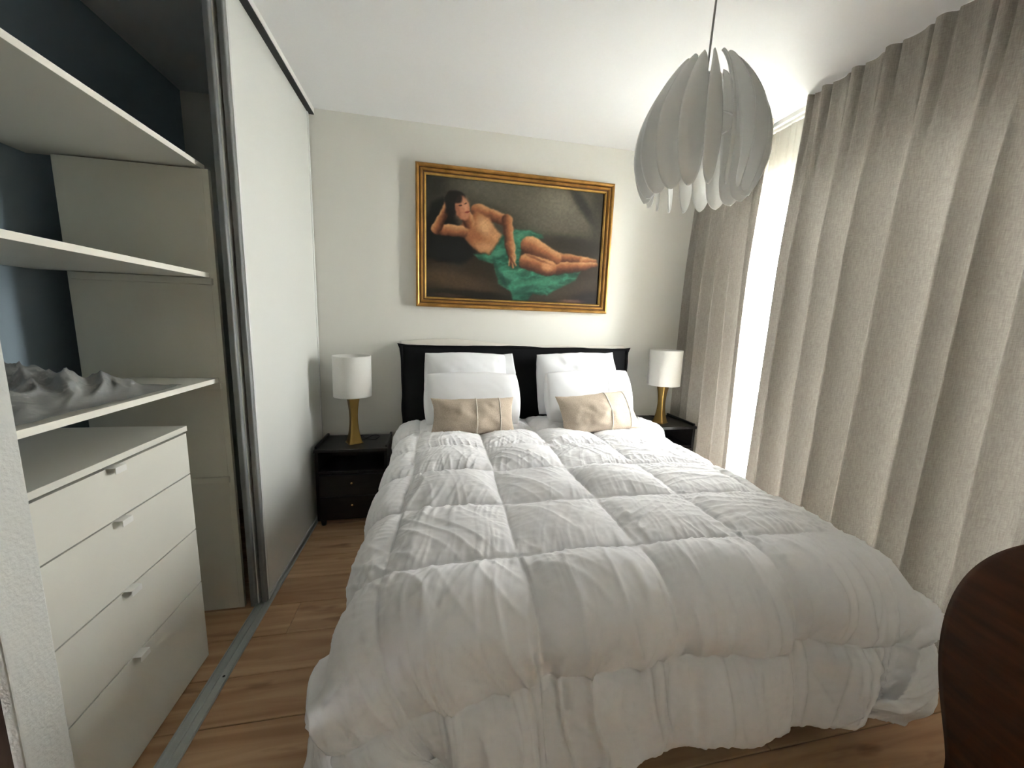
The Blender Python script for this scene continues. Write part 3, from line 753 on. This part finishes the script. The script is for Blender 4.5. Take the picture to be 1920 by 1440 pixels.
# ================================================================== NIGHTSTANDS AND LAMPS
def nightstand(x0, x1, y0, y1, ztop, label):
    o = empty('nightstand', ((x0 + x1) / 2, (y0 + y1) / 2, 0)); tag(o, label, 'nightstand', 'black bedside tables')
    W, Dp = (x1 - x0) / 2, (y1 - y0) / 2; zt = ztop
    link('body', box_mesh('body', [(-W, -W + 0.018, -Dp + 0.012, Dp, 0.035, zt - 0.02), (W - 0.018, W, -Dp + 0.012, Dp, 0.035, zt - 0.02), (-W + 0.018, W - 0.018, Dp - 0.01, Dp, 0.035, zt - 0.02),
                                   (-W + 0.018, W - 0.018, -Dp + 0.02, Dp - 0.01, 0.035, 0.05), (-W + 0.018, W - 0.018, -Dp + 0.02, Dp - 0.01, zt - 0.16, zt - 0.145)], 0.001, 1), 'black_wood', o)
    box('table_top', (-W - 0.003, W + 0.003, -Dp, Dp, zt - 0.019, zt), 'black_wood', o, 0.003)
    for s in (-1, 1):
        xx = s * (W - 0.006); box('side_rim', (xx - 0.007, xx + 0.007, -Dp + 0.02, Dp, zt, zt + 0.016), 'black_wood', o, 0.003)
    zz = (0.05, 0.05 + (zt - 0.21) / 2, zt - 0.160)
    for k in range(2):
        d_ = box('drawer', (-W + 0.020, W - 0.020, -Dp + 0.004, -Dp + 0.02, zz[k] + 0.003, zz[k + 1] - 0.003), 'black_wood', o, 0.002)
        kn = link('knob', lathe_mesh('knob', [(0, 0.020), (0.006, 0.0195), (0.008, 0.016), (0.006, 0.011), (0.004, 0.007), (0.0045, 0.0)], 20), 'knob_brass', d_)
        kn.rotation_euler = (math.pi / 2, 0, 0); kn.location = (0, -Dp + 0.004, (zz[k] + zz[k + 1]) / 2 + 0.02)
    for sx in (-1, 1):
        for sy in (-1, 1):
            link('foot', lathe_mesh('foot', [(0, 0), (0.014, 0), (0.018, 0.035), (0, 0.035)], 16), 'black_wood', o, (sx * (W - 0.03), sy * (Dp - 0.035), 0))
    return o
nightstand(-0.706, -0.288, 2.378, 2.690, 0.497, 'black two-drawer bedside table between the bed and the sliding door')
nightstand(1.425, 1.842, 2.340, 2.690, 0.600, 'black bedside table between the bed and the curtains')

def lamp(c, hbase, label, cordpts):
    o = empty('table_lamp', c); tag(o, label, 'lamp', 'brass bedside lamps')
    prof = []
    for k in range(29):
        t = k / 28; w = 0.0155 + 0.026 * (1 - t) ** 3.0 + 0.0195 * t ** 2.8
        prof.append((w, 0.004 + t * (hbase - 0.004)))
    prof = [(0, 0.0), (0.046, 0.0), (0.046, 0.004)] + prof + [(0.0, hbase)]
    bs = link('lamp_base', lathe_mesh('lamp_base', prof, 64, 1.0), 'brass', o); bs.rotation_euler = (0, 0, math.radians(28))
    link('lamp_stem', tube_mesh('lamp_stem', [(0, 0, hbase), (0, 0, hbase + 0.10)], 0.006), 'brass', o)
    link('socket', lathe_mesh('socket', [(0, hbase + 0.05), (0.016, hbase + 0.05), (0.016, hbase + 0.10), (0, hbase + 0.10)], 20), 'cord_black', o)
    link('bulb', lathe_mesh('bulb', [(0.012, hbase + 0.10), (0.016, hbase + 0.115), (0.029, hbase + 0.145), (0.026, hbase + 0.170), (0.0, hbase + 0.185)], 24), 'pendant_white', o)
    z0, z1, r = hbase + 0.004, hbase + 0.258, 0.113
    sh_ = link('lamp_shade', lathe_mesh('lamp_shade', [(r - 0.003, z0), (r, z0), (r, z0 + 0.006), (r, z1 - 0.006), (r, z1), (r - 0.003, z1), (r - 0.003, z0)], 72), 'lamp_shade_cloth', o)
    for k in range(3):
        a = k * 2 * math.pi / 3; link('spider_arm', tube_mesh('spider_arm', [(0, 0, z0 + 0.11), ((r - 0.003) * math.cos(a), (r - 0.003) * math.sin(a), z1 - 0.02)], 0.0014, 6), 'brass', sh_)
    link('cord', tube_mesh('cord', cordpts, 0.0030, 8), 'cord_black', o)
    return o
def loop(pts, n=40):
    P = [Vector(p) for p in pts]; out = []
    for i in range(len(P) - 1):
        p0, p1, p2, p3 = P[max(i - 1, 0)], P[i], P[i + 1], P[min(i + 2, len(P) - 1)]
        for k in range(8):
            t = k / 8; out.append(tuple(0.5 * ((2 * p1) + (-p0 + p2) * t + (2 * p0 - 5 * p1 + 4 * p2 - p3) * t * t + (-p0 + 3 * p1 - 3 * p2 + p3) * t ** 3)))
    out.append(tuple(P[-1])); return out
lamp((-0.503, 2.520, 0.4972), 0.300, 'brass lamp with white drum shade beside the sliding door', loop([(0.03, 0.02, 0.006), (0.07, 0.05, 0.0045), (0.12, 0.03, 0.0045), (0.145, 0.06, 0.018), (0.11, 0.085, 0.020), (0.06, 0.07, 0.0045), (0.03, 0.12, 0.0045), (0.0, 0.15, 0.0045)]))
lamp((1.635, 2.480, 0.6002), 0.275, 'brass lamp with white drum shade beside the curtains', loop([(0.02, 0.03, 0.006), (0.05, 0.07, 0.0045), (0.06, 0.13, 0.0045), (0.02, 0.18, 0.0045)]))

# ================================================================== CURTAINS
def curtain(name, edge_top, edge_bot, far_top, far_bot, crests, xc, amp, label, pleat, mname, z0=0.004, z1=None, seed=0, n=520, m=64, noise=0.006):
    """edge/far: y of the two side hems at top and bottom; crests: fold crest positions (fractions of the width)"""
    z1 = z1 or H - 0.0008
    U, W = np.meshgrid(np.linspace(0, 1, n), np.linspace(0, 1, m) ** 0.8, indexing='ij')     # W=0 bottom
    Z = z0 + (z1 - z0) * W
    ya = edge_bot + (edge_top - edge_bot) * W; yb = far_bot + (far_top - far_bot) * W
    cr = np.array(crests)
    ph = np.interp(np.linspace(0, 1, n), np.concatenate([[0], cr, [1]]), np.arange(len(cr) + 2)) [:, None]
    ph = ph + 0.10 * vnoise(U * 6, W * 1.5, seed)
    fold = -np.cos(2 * math.pi * ph)                      # crest towards the room at whole numbers
    fold = 0.5 * fold - 0.5 * (2 * np.exp(-((ph - np.floor(ph + 0.5)) / 0.26) ** 2) - 1)
    kk = np.floor(ph + 0.5).astype(int)
    depth = 0.55 + 0.75 * _hash(kk + seed, np.zeros_like(kk) + 3)
    low = 1 - sstep(0.45, 1.0, W)
    depth = depth * low + 0.75 * (1 - low)
    # pinched pleat at every crest of the heading: two tight grooves
    fr = ph - np.floor(ph + 0.5)
    groove = np.exp(-((np.abs(fr) - 0.17) / 0.055) ** 2)
    topw = sstep(0.72, 0.97, W)
    dx = amp * fold * depth * (0.40 + 0.60 * sstep(1.0, 0.62, W)) + 0.020 * groove * topw * (amp / 0.045)
    dx += noise * fbm(U * 14, W * 2.0, seed + 4, 2) + 0.25 * noise * fbm(U * 40, W * 2, seed + 6, 1)
    dyy = 0.012 * np.sin(2 * math.pi * ph * 1.0 + 0.8) * (1 - topw) * (amp / 0.05)
    X = xc + dx; Y = ya + (yb - ya) * U + dyy
    V = np.stack([X, Y, Z], -1).reshape(-1, 3)
    org = np.array([xc, (edge_bot + far_bot) / 2, z0])
    o = empty(name, tuple(org)); 
    c = link('cloth', fast_mesh('cloth', V - org, grid_faces(n, m)), mname, o)
    return o, c
CX = 1.922
# px crest positions turned into fractions along the near curtain
yA, yB = 1.885, -0.53  # near end stops short of the jamb: unseen window slit added for fill
cre = [(yA - y) / (yA - yB) for y in (1.80, 1.65, 1.51, 1.345, 1.155, 1.055, 0.93, 0.78, 0.63, 0.48, 0.31, 0.16, 0.0, -0.17, -0.33)]
o, c = curtain('curtain', yA - 0.02, yA + 0.015, yB, yB, cre, CX, 0.060, '', 0.135, 'curtain_linen', seed=3, n=800)
tag(o, 'wide beige linen curtain hanging beside the foot of the bed', 'curtain', 'beige linen curtains')
def hem_band(parent, src, name):
    pass
yA2, yB2 = 2.690, 2.085
cre2 = [(yA2 - y) / (yA2 - yB2) for y in (2.62, 2.50, 2.36, 2.25, 2.15)]
o, c = curtain('curtain', yA2, yA2 - 0.003, yB2 + 0.01, yB2 - 0.055, cre2, CX - 0.003, 0.050, '', 0.12, 'curtain_linen', seed=9, n=300)
tag(o, 'narrow beige linen curtain gathered in the corner by the bedside lamp', 'curtain', 'beige linen curtains')
# sheer, drawn across the whole window
yS = (2.60, -0.75)
cre3 = list(np.sort(np.clip(np.linspace(0.015, 0.985, 34) + 0.008 * np.array([random.uniform(-1, 1) for _ in range(34)]), 0.005, 0.995)))
o, c = curtain('sheer_curtain', yS[0], yS[0], yS[1], yS[1], cre3, 2.040, 0.014, '', 0.11, 'sheer_voile', z1=H - 0.027, seed=15, n=700, m=30, noise=0.003)
tag(o, 'thin white sheer curtain in the gap between the beige curtains', 'curtain')
rail = empty('curtain_rail', (1.965, 0.95, H - 0.026)); tag(rail, 'slim white double curtain rail fixed along the ceiling', 'curtain rail')
yl0, yl1 = -1.0 - 0.95, D - 0.005 - 0.95
box('rail_channel', (0.018, 0.040, yl0, yl1, 0.002, 0.026), 'white_trim', rail, 0.002)
box('rail_channel', (0.064, 0.086, yl0, yl1, 0.002, 0.026), 'white_trim', rail, 0.002)
box('rail_plate', (0.040, 0.064, yl0, yl1, 0.018, 0.026), 'white_trim', rail, 0.001)

# ================================================================== PENDANT LAMP
def pendant():
    px_, py_ = 0.915, 1.310; zb = 1.745; Hs = 0.438; R = 0.176
    o = empty('pendant_lamp', (px_, py_, zb)); tag(o, 'white pendant lamp of overlapping petal blades above the bed', 'pendant lamp')
    NB = 18
    n, m = 40, 13
    T, Wd = np.meshgrid(0.5 - 0.5 * np.cos(np.linspace(0, math.pi, n)), np.linspace(-1, 1, m), indexing='ij')     # T=0 top
    rc = R * (0.40 + 0.60 * np.sin(np.clip(T * 1.40, 0, 1.0) * math.pi / 2) ** 0.72) - 0.014 * sstep(0.70, 1.0, T)
    zc = Hs * (1 - T)
    hw = 0.054 * np.clip(1 - np.abs(2 * T ** 1.05 - 1) ** 3.0, 0, 1) ** 0.52 * (0.55 + 0.45 * sstep(0.0, 0.55, T))   # leaf blade, rounder below
    delta = math.radians(50)
    off_t = Wd * hw * math.cos(delta); off_r = -Wd * hw * math.sin(delta) + 0.010 * (1 - Wd ** 2)
    base = np.stack([rc + off_r, off_t, zc], -1).reshape(-1, 3)
    me = fast_mesh('petal', base, grid_faces(n, m))
    me.materials.append(MATS['pendant_white'])
    for k in range(NB):
        p = link('petal', me, None, o); p.rotation_euler = (0, 0, 2 * math.pi * (k + 0.35) / NB)
        sd = p.modifiers.new('thickness', 'SOLIDIFY'); sd.thickness = 0.0022
    for rr, zz in ((0.050, Hs * 0.88), (0.105, Hs * 0.55)):
        pts = [(rr * math.cos(a), rr * math.sin(a), zz) for a in np.linspace(0, 2 * math.pi, 49)]
        link('ring', tube_mesh('ring', pts, 0.003, 8), 'pendant_white', o)
    for a in (0, 2.1, 4.2):
        link('ring_spoke', tube_mesh('ring_spoke', [(0, 0, Hs * 0.88), (0.05 * math.cos(a), 0.05 * math.sin(a), Hs * 0.88)], 0.0025, 6), 'pendant_white', o)
    link('socket', lathe_mesh('socket', [(0, 0.93 * Hs), (0.018, 0.92 * Hs), (0.021, 0.78 * Hs), (0.021, 0.70 * Hs), (0, 0.70 * Hs)], 24), 'pendant_white', o)
    link('bulb', lathe_mesh('bulb', [(0.014, 0.70 * Hs), (0.018, 0.66 * Hs), (0.032, 0.56 * Hs), (0.030, 0.48 * Hs), (0.0, 0.43 * Hs)], 24), 'lamp_shade_cloth', o)
    link('cord', tube_mesh('cord', [(0, 0, 0.92 * Hs), (0.004, 0, 0.92 * Hs + 0.1), (0.010, 0, H - zb - 0.05), (0.010, 0, H - zb - 0.004)], 0.0035, 8), 'cord_grey', o)
    link('ceiling_rose', lathe_mesh('ceiling_rose', [(0.0, H - zb - 0.030), (0.03, H - zb - 0.028), (0.045, H - zb - 0.012), (0.047, H - zb)], 32), 'pendant_white', o, (0.010, 0, 0))
pendant()

# ================================================================== PAINTING
def painting():
    x0, x1, z0, z1 = -0.119, 1.238, 1.378, 2.272; yb = D - 0.002; fw = 0.066
    cxp, czp = (x0 + x1) / 2, (z0 + z1) / 2
    o = empty('framed_painting', (cxp, yb, z0)); tag(o, 'gilt framed oil painting of a reclining figure with green drapery', 'painting')
    prof = [(0.0, 0.0), (0.0, 0.030), (0.006, 0.038), (0.014, 0.040), (0.020, 0.036), (0.024, 0.028), (0.030, 0.030), (0.036, 0.034), (0.042, 0.032), (0.046, 0.024), (0.054, 0.022), (0.058, 0.024), (0.062, 0.020), (fw, 0.014), (fw, 0.004)]
    w, h = x1 - x0, z1 - z0
    def ring(prof, name, m, parent):
        V = []; F = []; k = len(prof)
        for (ix, iz) in ((0, 0), (1, 0), (1, 1), (0, 1)):
            for (d, t) in prof:
                V.append(((-w / 2 + d) if ix == 0 else (w / 2 - d), -t, d if iz == 0 else h - d))
        for c_ in range(4):
            c2 = (c_ + 1) % 4
            for q in range(k - 1): F.append((c_ * k + q, c_ * k + q + 1, c2 * k + q + 1, c2 * k + q))
        return link(name, mesh_np(name, V, F, False), m, parent)
    fr = ring(prof[:6], 'frame', 'gold_frame', o)
    ring(prof[5:7], 'dark_groove', 'dark_fillet', fr); ring(prof[6:10], 'inner_moulding', 'gold_frame', fr); ring(prof[9:11], 'dark_groove', 'dark_fillet', fr); ring(prof[10:], 'gilt_slip', 'gold_fillet', fr)
    # canvas: flat painted picture, colours stored per vertex
    n, m = 300, 190
    cw, ch = w - 2 * fw + 0.006, h - 2 * fw + 0.006
    U, W = np.meshgrid(np.linspace(0, 1, n), np.linspace(0, 1, m), indexing='ij')     # W from the top
    # study coordinates in which the motif was drawn
    c4 = np.array([[252, 195], [1735, 350], [1680, 1255], [255, 1230]], float)
    A = []; bb = []
    for (u, v), (x, y) in zip(((0, 0), (1, 0), (1, 1), (0, 1)), c4):
        A.append([u, v, 1, 0, 0, 0, -x * u, -x * v]); bb.append(x); A.append([0, 0, 0, u, v, 1, -y * u, -y * v]); bb.append(y)
    hm = np.append(np.linalg.solve(np.array(A), np.array(bb)), 1).reshape(3, 3)
    den = hm[2, 0] * U + hm[2, 1] * W + 1
    X = (hm[0, 0] * U + hm[0, 1] * W + hm[0, 2]) / den; Y = (hm[1, 0] * U + hm[1, 1] * W + hm[1, 2]) / den
    X = X + 7 * fbm(U * 40, W * 25, 101, 3); Y = Y + 7 * fbm(U * 40, W * 25, 102, 3)
    Cc = np.zeros(U.shape + (3,)); Cc[:] = (62, 58, 47)
    def blend(mask, col):
        nonlocal Cc
        col = np.asarray(col, float)
        Cc = Cc * (1 - mask[..., None]) + col * mask[..., None]
    def blob(x, y, rx, ry, ang=0, soft=0.5):
        c_, s_ = math.cos(math.radians(ang)), math.sin(math.radians(ang)); a = ((X - x) * c_ + (Y - y) * s_) / rx; b = (-(X - x) * s_ + (Y - y) * c_) / ry
        return sstep(1 + soft, 1 - soft, np.sqrt(a * a + b * b))
    def caps(x0, y0, x1, y1, r0, r1, soft=10):
        dx, dy = x1 - x0, y1 - y0; t = np.clip(((X - x0) * dx + (Y - y0) * dy) / (dx * dx + dy * dy), 0, 1)
        d = np.hypot(X - x0 - dx * t, Y - y0 - dy * t) - (r0 + (r1 - r0) * t); return sstep(soft, -soft, d), d, t
    def poly(pts, soft=14):
        pts = np.array(pts, float); ins = np.zeros(X.shape, bool); dm = np.full(X.shape, 1e9)
        for i in range(len(pts)):
            a, b = pts[i], pts[(i + 1) % len(pts)]
            e = b - a; t = np.clip(((X - a[0]) * e[0] + (Y - a[1]) * e[1]) / (e @ e), 0, 1)
            dm = np.minimum(dm, np.hypot(X - a[0] - e[0] * t, Y - a[1] - e[1] * t))
            cond = ((a[1] > Y) != (b[1] > Y)) & (X < (b[0] - a[0]) * (Y - a[1]) / (b[1] - a[1] + 1e-9) + a[0]); ins ^= cond
        return sstep(-soft, soft, np.where(ins, dm, -dm))
    # backdrop
    blend(sstep(620, 900, Y), (44, 34, 23)); blend(0.8 * blob(1330, 470, 330, 210, 18, 0.7), (112, 106, 92)); blend(0.5 * blob(1340, 420, 120, 90, 20, 0.8), (138, 131, 115))
    blend(0.6 * blob(760, 290, 260, 90, 5, 0.8), (98, 94, 82)); blend(0.5 * blob(1000, 400, 320, 150, 10, .7), (86, 82, 70))
    blend(0.75 * blob(300, 260, 120, 160, 0, 0.7), (34, 33, 28)); blend(0.7 * blob(1560, 450, 40, 170, -32, 0.6), (36, 36, 34)); blend(0.6 * blob(1690, 600, 60, 330, 0, .5), (52, 49, 42))
    blend(0.75 * blob(1480, 770, 300, 60, 8, 0.7), (34, 29, 22)); blend(0.7 * blob(480, 1080, 300, 70, 10, 0.7), (82, 63, 42)); blend(0.8 * blob(560, 1195, 420, 36, 3, .5), (20, 15, 11))
    blend(0.6 * blob(1450, 1130, 300, 60, -12, .6), (66, 55, 42)); blend(0.75 * blob(1600, 1215, 140, 60, -10, .5), (24, 18, 20)); blend(0.7 * blob(1460, 1235, 90, 16, 0, .6), (120, 84, 68))
    blend(0.6 * blob(480, 1215, 130, 16, 5, .7), (78, 58, 44))
    # dark cushion
    blend(poly([(255, 560), (300, 430), (400, 390), (470, 460), (520, 600), (640, 760), (680, 860), (560, 950), (400, 930), (255, 900)], 30), (15, 13, 12))
    # drapery
    dm = poly([(660, 860), (800, 860), (860, 770), (900, 700), (1010, 650), (1130, 660), (1230, 690), (1240, 720), (1100, 750), (1060, 800), (1040, 960), (1270, 1030), (1540, 990), (1500, 1060), (1380, 1120), (1270, 1190), (1150, 1180), (1110, 1240), (990, 1235), (970, 1170), (870, 1100), (830, 940), (700, 900)], 12)
    g = fbm(X / 90, Y / 70, 111, 4); gg = (1 - np.abs(fbm(X / 130 + Y / 300, Y / 60, 117, 3))) ** 3
    gcol = np.stack([28 + 26 * g + 22 * gg, 70 + 34 * g + 40 * gg, 54 + 26 * g + 32 * gg], -1); Cc = Cc * (1 - dm[..., None]) + gcol * dm[..., None]
    for (a, b, rx, ry, an, c_) in ((870, 850, 60, 30, -10, (84, 140, 112)), (960, 1040, 90, 26, 20, (78, 134, 108)), (1180, 1090, 160, 30, -4, (70, 128, 98)), (1080, 1150, 110, 22, -20, (30, 66, 54)), (900, 1060, 18, 90, -30, (24, 52, 44)), (1060, 700, 70, 22, -8, (72, 120, 94)), (850, 980, 14, 80, -14, (26, 60, 48))):
        blend(0.65 * dm * blob(a, b, rx, ry, an, 0.7), c_)
    skin, lit, dk = np.array((146, 92, 58.)), np.array((204, 156, 108.)), np.array((70, 36, 22.))
    def limb(x0, y0, x1, y1, r0, r1, base=skin, tone=0.0):
        mk, d, t = caps(x0, y0, x1, y1, r0, r1, 9)
        dx, dy = x1 - x0, y1 - y0; L_ = math.hypot(dx, dy); side = ((X - x0) * dy - (Y - y0) * dx) / L_ / (r0 + (r1 - r0) * t)
        sg = 1 if dx >= 0 else -1
        k = np.clip(0.46 + 0.50 * side * sg + tone + 0.10 * fbm(X / 50, Y / 50, 130), 0, 1)[..., None]
        colr = np.where(k < 0.5, dk + (base - dk) * k * 2, base + (lit - base) * (k - 0.5) * 2)
        nonlocal Cc
        Cc = Cc * (1 - mk[..., None]) + colr * mk[..., None]
    # far arm, shins, feet, thighs
    limb(700, 500, 930, 575, 62, 44, tone=-0.08); limb(940, 570, 962, 770, 46, 38, tone=-0.12)
    limb(1350, 880, 1590, 900, 48, 30, tone=-0.18); limb(1270, 965, 1570, 945, 52, 34, tone=-0.1); limb(1570, 905, 1655, 900, 34, 18, tone=-0.02); limb(1560, 945, 1660, 930, 36, 20, tone=0.02)
    limb(1130, 780, 1330, 880, 78, 56, tone=-0.05); limb(1105, 915, 1285, 962, 66, 64, tone=-0.05)
    blend(0.6 * blob(1275, 955, 46, 34, 10, .6), (216, 160, 112)); blend(0.55 * blob(1190, 890, 110, 10, 22, .7), (84, 44, 28))
    # torso as one soft mass
    tm = poly([(540, 630), (600, 570), (690, 500), (790, 560), (840, 640), (900, 700), (850, 780), (790, 860), (700, 840), (640, 790), (580, 720)], 16)
    k = np.clip(0.46 + 0.0014 * (X - 640) - 0.0004 * (Y - 650) + 0.16 * fbm(X / 120, Y / 120, 140), 0, 1)[..., None]
    tc_ = np.where(k < 0.5, dk + (skin - dk) * k * 2, skin + (lit - skin) * (k - 0.5) * 2); Cc = Cc * (1 - tm[..., None]) + tc_ * tm[..., None]
    blend(0.55 * tm * blob(745, 620, 46, 70, -30, .7), (222, 182, 136)); blend(0.5 * tm * blob(740, 800, 100, 40, 10, .7), (206, 160, 112)); blend(0.45 * tm * blob(680, 735, 62, 56, 0, .6), (150, 92, 58))
    blend(0.5 * tm * blob(640, 790, 26, 70, -35, .7), (120, 74, 46))
    # near arm bent under the head
    limb(350, 655, 570, 675, 46, 50, tone=0.05); limb(345, 655, 430, 480, 44, 36, tone=-0.08); blend(0.9 * blob(435, 455, 26, 38, -20, .4), (170, 118, 84))
    # neck, head, hair
    limb(620, 600, 600, 540, 50, 44, tone=-0.1)
    blend(blob(505, 420, 92, 88, 20, .12), (20, 14, 12)); blend(blob(470, 480, 50, 60, 20, .3), (18, 13, 11))
    blend(blob(566, 478, 62, 104, -14, .14), (172, 112, 82)); blend(0.55 * blob(590, 440, 34, 50, -14, .6), (200, 146, 112)); blend(0.5 * blob(530, 520, 24, 60, -14, .6), (128, 76, 54))
    blend(0.8 * blob(548, 455, 17, 7, -10, .5), (40, 24, 20)); blend(0.8 * blob(592, 440, 12, 6, -10, .5), (44, 26, 20)); blend(0.55 * blob(594, 470, 10, 30, -16, .6), (208, 150, 118)); blend(0.85 * blob(610, 508, 20, 8, -14, .5), (110, 34, 28))
    blend(blob(500, 385, 70, 46, 30, .2) * 0.9, (20, 14, 12))
    # resting hand
    limb(965, 790, 985, 900, 44, 30, tone=-0.02)
    for (a, b) in ((960, 945), (985, 960), (1010, 945)): limb(978, 880, a, b, 15, 10, tone=0.0)
    # brush texture
    Cc *= (1 + 0.10 * fbm(U * 90, W * 60, 150, 3))[..., None]; Cc = np.clip(Cc, 4, 250) / 255.0
    lin = np.where(Cc <= 0.04045, Cc / 12.92, ((Cc + 0.055) / 1.055) ** 2.4) * 0.95
    V = np.stack([-cw / 2 + cw * U, np.full_like(U, -0.007), h - fw + 0.003 - ch * W], -1).reshape(-1, 3)
    F = grid_faces(n, m, flip=True)
    me = fast_mesh('canvas', V, F)
    ca = me.color_attributes.new('paint', 'FLOAT_COLOR', 'POINT')
    ca.data.foreach_set('color', np.concatenate([np.clip(lin, 0, 1).reshape(-1, 3), np.ones((n * m, 1))], 1).astype(np.float32).ravel())
    pm = bpy.data.materials.new('oil_paint'); pm.use_nodes = True; nt = pm.node_tree; b = nt.nodes['Principled BSDF']
    at = nt.nodes.new('ShaderNodeVertexColor'); at.layer_name = 'paint'; nt.links.new(at.outputs['Color'], b.inputs['Base Color'])
    b.inputs['Roughness'].default_value = 0.55; b.inputs['Specular IOR Level'].default_value = 0.3
    tc = nt.nodes.new('ShaderNodeTexCoord'); nz = nt.nodes.new('ShaderNodeTexNoise'); nz.inputs['Scale'].default_value = 120; bp = nt.nodes.new('ShaderNodeBump'); bp.inputs['Strength'].default_value = 0.15; bp.inputs['Distance'].default_value = 0.002
    nt.links.new(tc.outputs['Object'], nz.inputs['Vector']); nt.links.new(nz.outputs['Fac'], bp.inputs['Height']); nt.links.new(bp.outputs['Normal'], b.inputs['Normal'])
    MATS['oil_paint'] = pm
    link('canvas', me, 'oil_paint', o)
    box('backing_board', (-w / 2 + 0.01, w / 2 - 0.01, -0.005, -0.001, 0.01, h - 0.01), 'dark_door', o, 0)
painting()

# ================================================================== CHAIR (moulded shell, seen from behind)
def chair():
    o = empty('shell_chair', (1.10, 0.290, 0)); tag(o, 'dark walnut shell chair with a rounded back at the foot of the bed', 'chair')
    # back and seat as one bent sheet: param v from top of back to front of seat
    n, m = 90, 41
    T, Wd = np.meshgrid(np.linspace(0, 1, n) ** 1.6, np.linspace(-1, 1, m), indexing='ij')
    L1 = 0.60
    back = T < L1
    tb = np.clip(T / L1, 0, 1); ts = np.clip((T - L1) / (1 - L1), 0, 1)
    zc = np.where(back, 0.985 - 0.705 * tb, 0.28 - 0.01 * np.sin(ts * math.pi) - 0.01 * ts)
    xc = np.where(back, -0.06 + 0.10 * tb ** 1.5, 0.04 + 0.40 * ts)
    # round the bend
    bend = np.exp(-((T - L1) / 0.07) ** 2); zc = zc + 0.03 * bend * 0; xc = xc - 0.0 * bend
    hwb = 0.262 * np.sqrt(np.clip(1 - np.abs((tb - 0.56) / 0.56) ** 2.3, 0, 1)); hwb = np.where(tb > 0.56, 0.262 - 0.035 * sstep(0.56, 1.0, tb), hwb)
    hws = 0.227 + 0.012 * sstep(0, 0.5, ts); hws = hws * np.sqrt(np.clip(1 - np.clip((ts - 0.6) / 0.4, 0, 1) ** 2.5 * 0.92, 0, 1))
    hw = np.where(back, hwb, hws)
    y = Wd * hw
    curve = 0.045 * (Wd ** 2) * (hw / 0.26) ** 2
    x = xc + np.where(back, curve, 0); z = zc + np.where(back, 0, curve * 0.4)
    V = np.stack([x, y, z], -1)
    # soften the profile at the bend
    for _ in range(4): V[1:-1] = 0.5 * V[1:-1] + 0.25 * (V[:-2] + V[2:])
    me = fast_mesh('shell', V.reshape(-1, 3), grid_faces(n, m))
    s_ = link('shell', me, 'walnut_shell', o); sd = s_.modifiers.new('thickness', 'SOLIDIFY'); sd.thickness = 0.012; sd.offset = 0
    link('under_plate', lathe_mesh('under_plate', [(0, 0.230), (0.09, 0.230), (0.09, 0.256), (0, 0.256)], 24), 'chrome', o, (0.22, 0, 0))
    for sx in (-1, 1):
        for sy in (-1, 1):
            link('leg', tube_mesh('leg', [(0.22 + sx * 0.03, sy * 0.03, 0.242), (0.22 + sx * 0.12, sy * 0.13, 0.23), (0.22 + sx * 0.155, sy * 0.165, 0.19), (0.22 + sx * 0.20, sy * 0.21, 0.0)], 0.008, 10), 'chrome', o)
chair()

# ================================================================== OUTSIDE
bal = empty('balcony', (2.85, 0.9, -0.06)); tag(bal, 'pale balcony with an ornamental railing outside the window', 'balcony')
box('slab', (-0.56, 0.55, -2.4, 2.4, -0.12, 0.0), 'paving_out', bal, 0.004)
box('handrail', (0.46, 0.50, -2.38, 2.38, 1.02, 1.06), 'railing_paint', bal, 0.004)
box('bottom_rail', (0.465, 0.495, -2.38, 2.38, 0.08, 0.11), 'railing_paint', bal, 0.003)
bar = None
for k in range(40):
    y = -2.3 + k * 0.118
    if bar is None: bar = box_mesh('baluster', [(0.472, 0.488, -0.008, 0.008, 0.11, 1.02)], 0.002, 1); bar.materials.append(MATS['railing_paint'])
    link('baluster', bar, None, bal, (0, y, 0))
scr = tube_mesh('scroll', [(0.48, 0.045 * math.cos(a), 0.045 * math.sin(a)) for a in np.linspace(0, 2 * math.pi, 17)], 0.006, 6); scr.materials.append(MATS['railing_paint'])
for k in range(39):
    for z in (0.90, 0.25):
        link('scroll', scr, None, bal, (0, -2.3 + (k + 0.5) * 0.118, z))

gd = box('ground', (2.4, 42.0, -30.0, 32.0, -6.2, -6.0), 'paving_out', None, 0); tag(gd, 'unseen pale ground far below the balcony, added to dim light from below', 'street'); gd['kind'] = 'structure'  # unseen ground plane added to cut skylight rising onto the ceiling
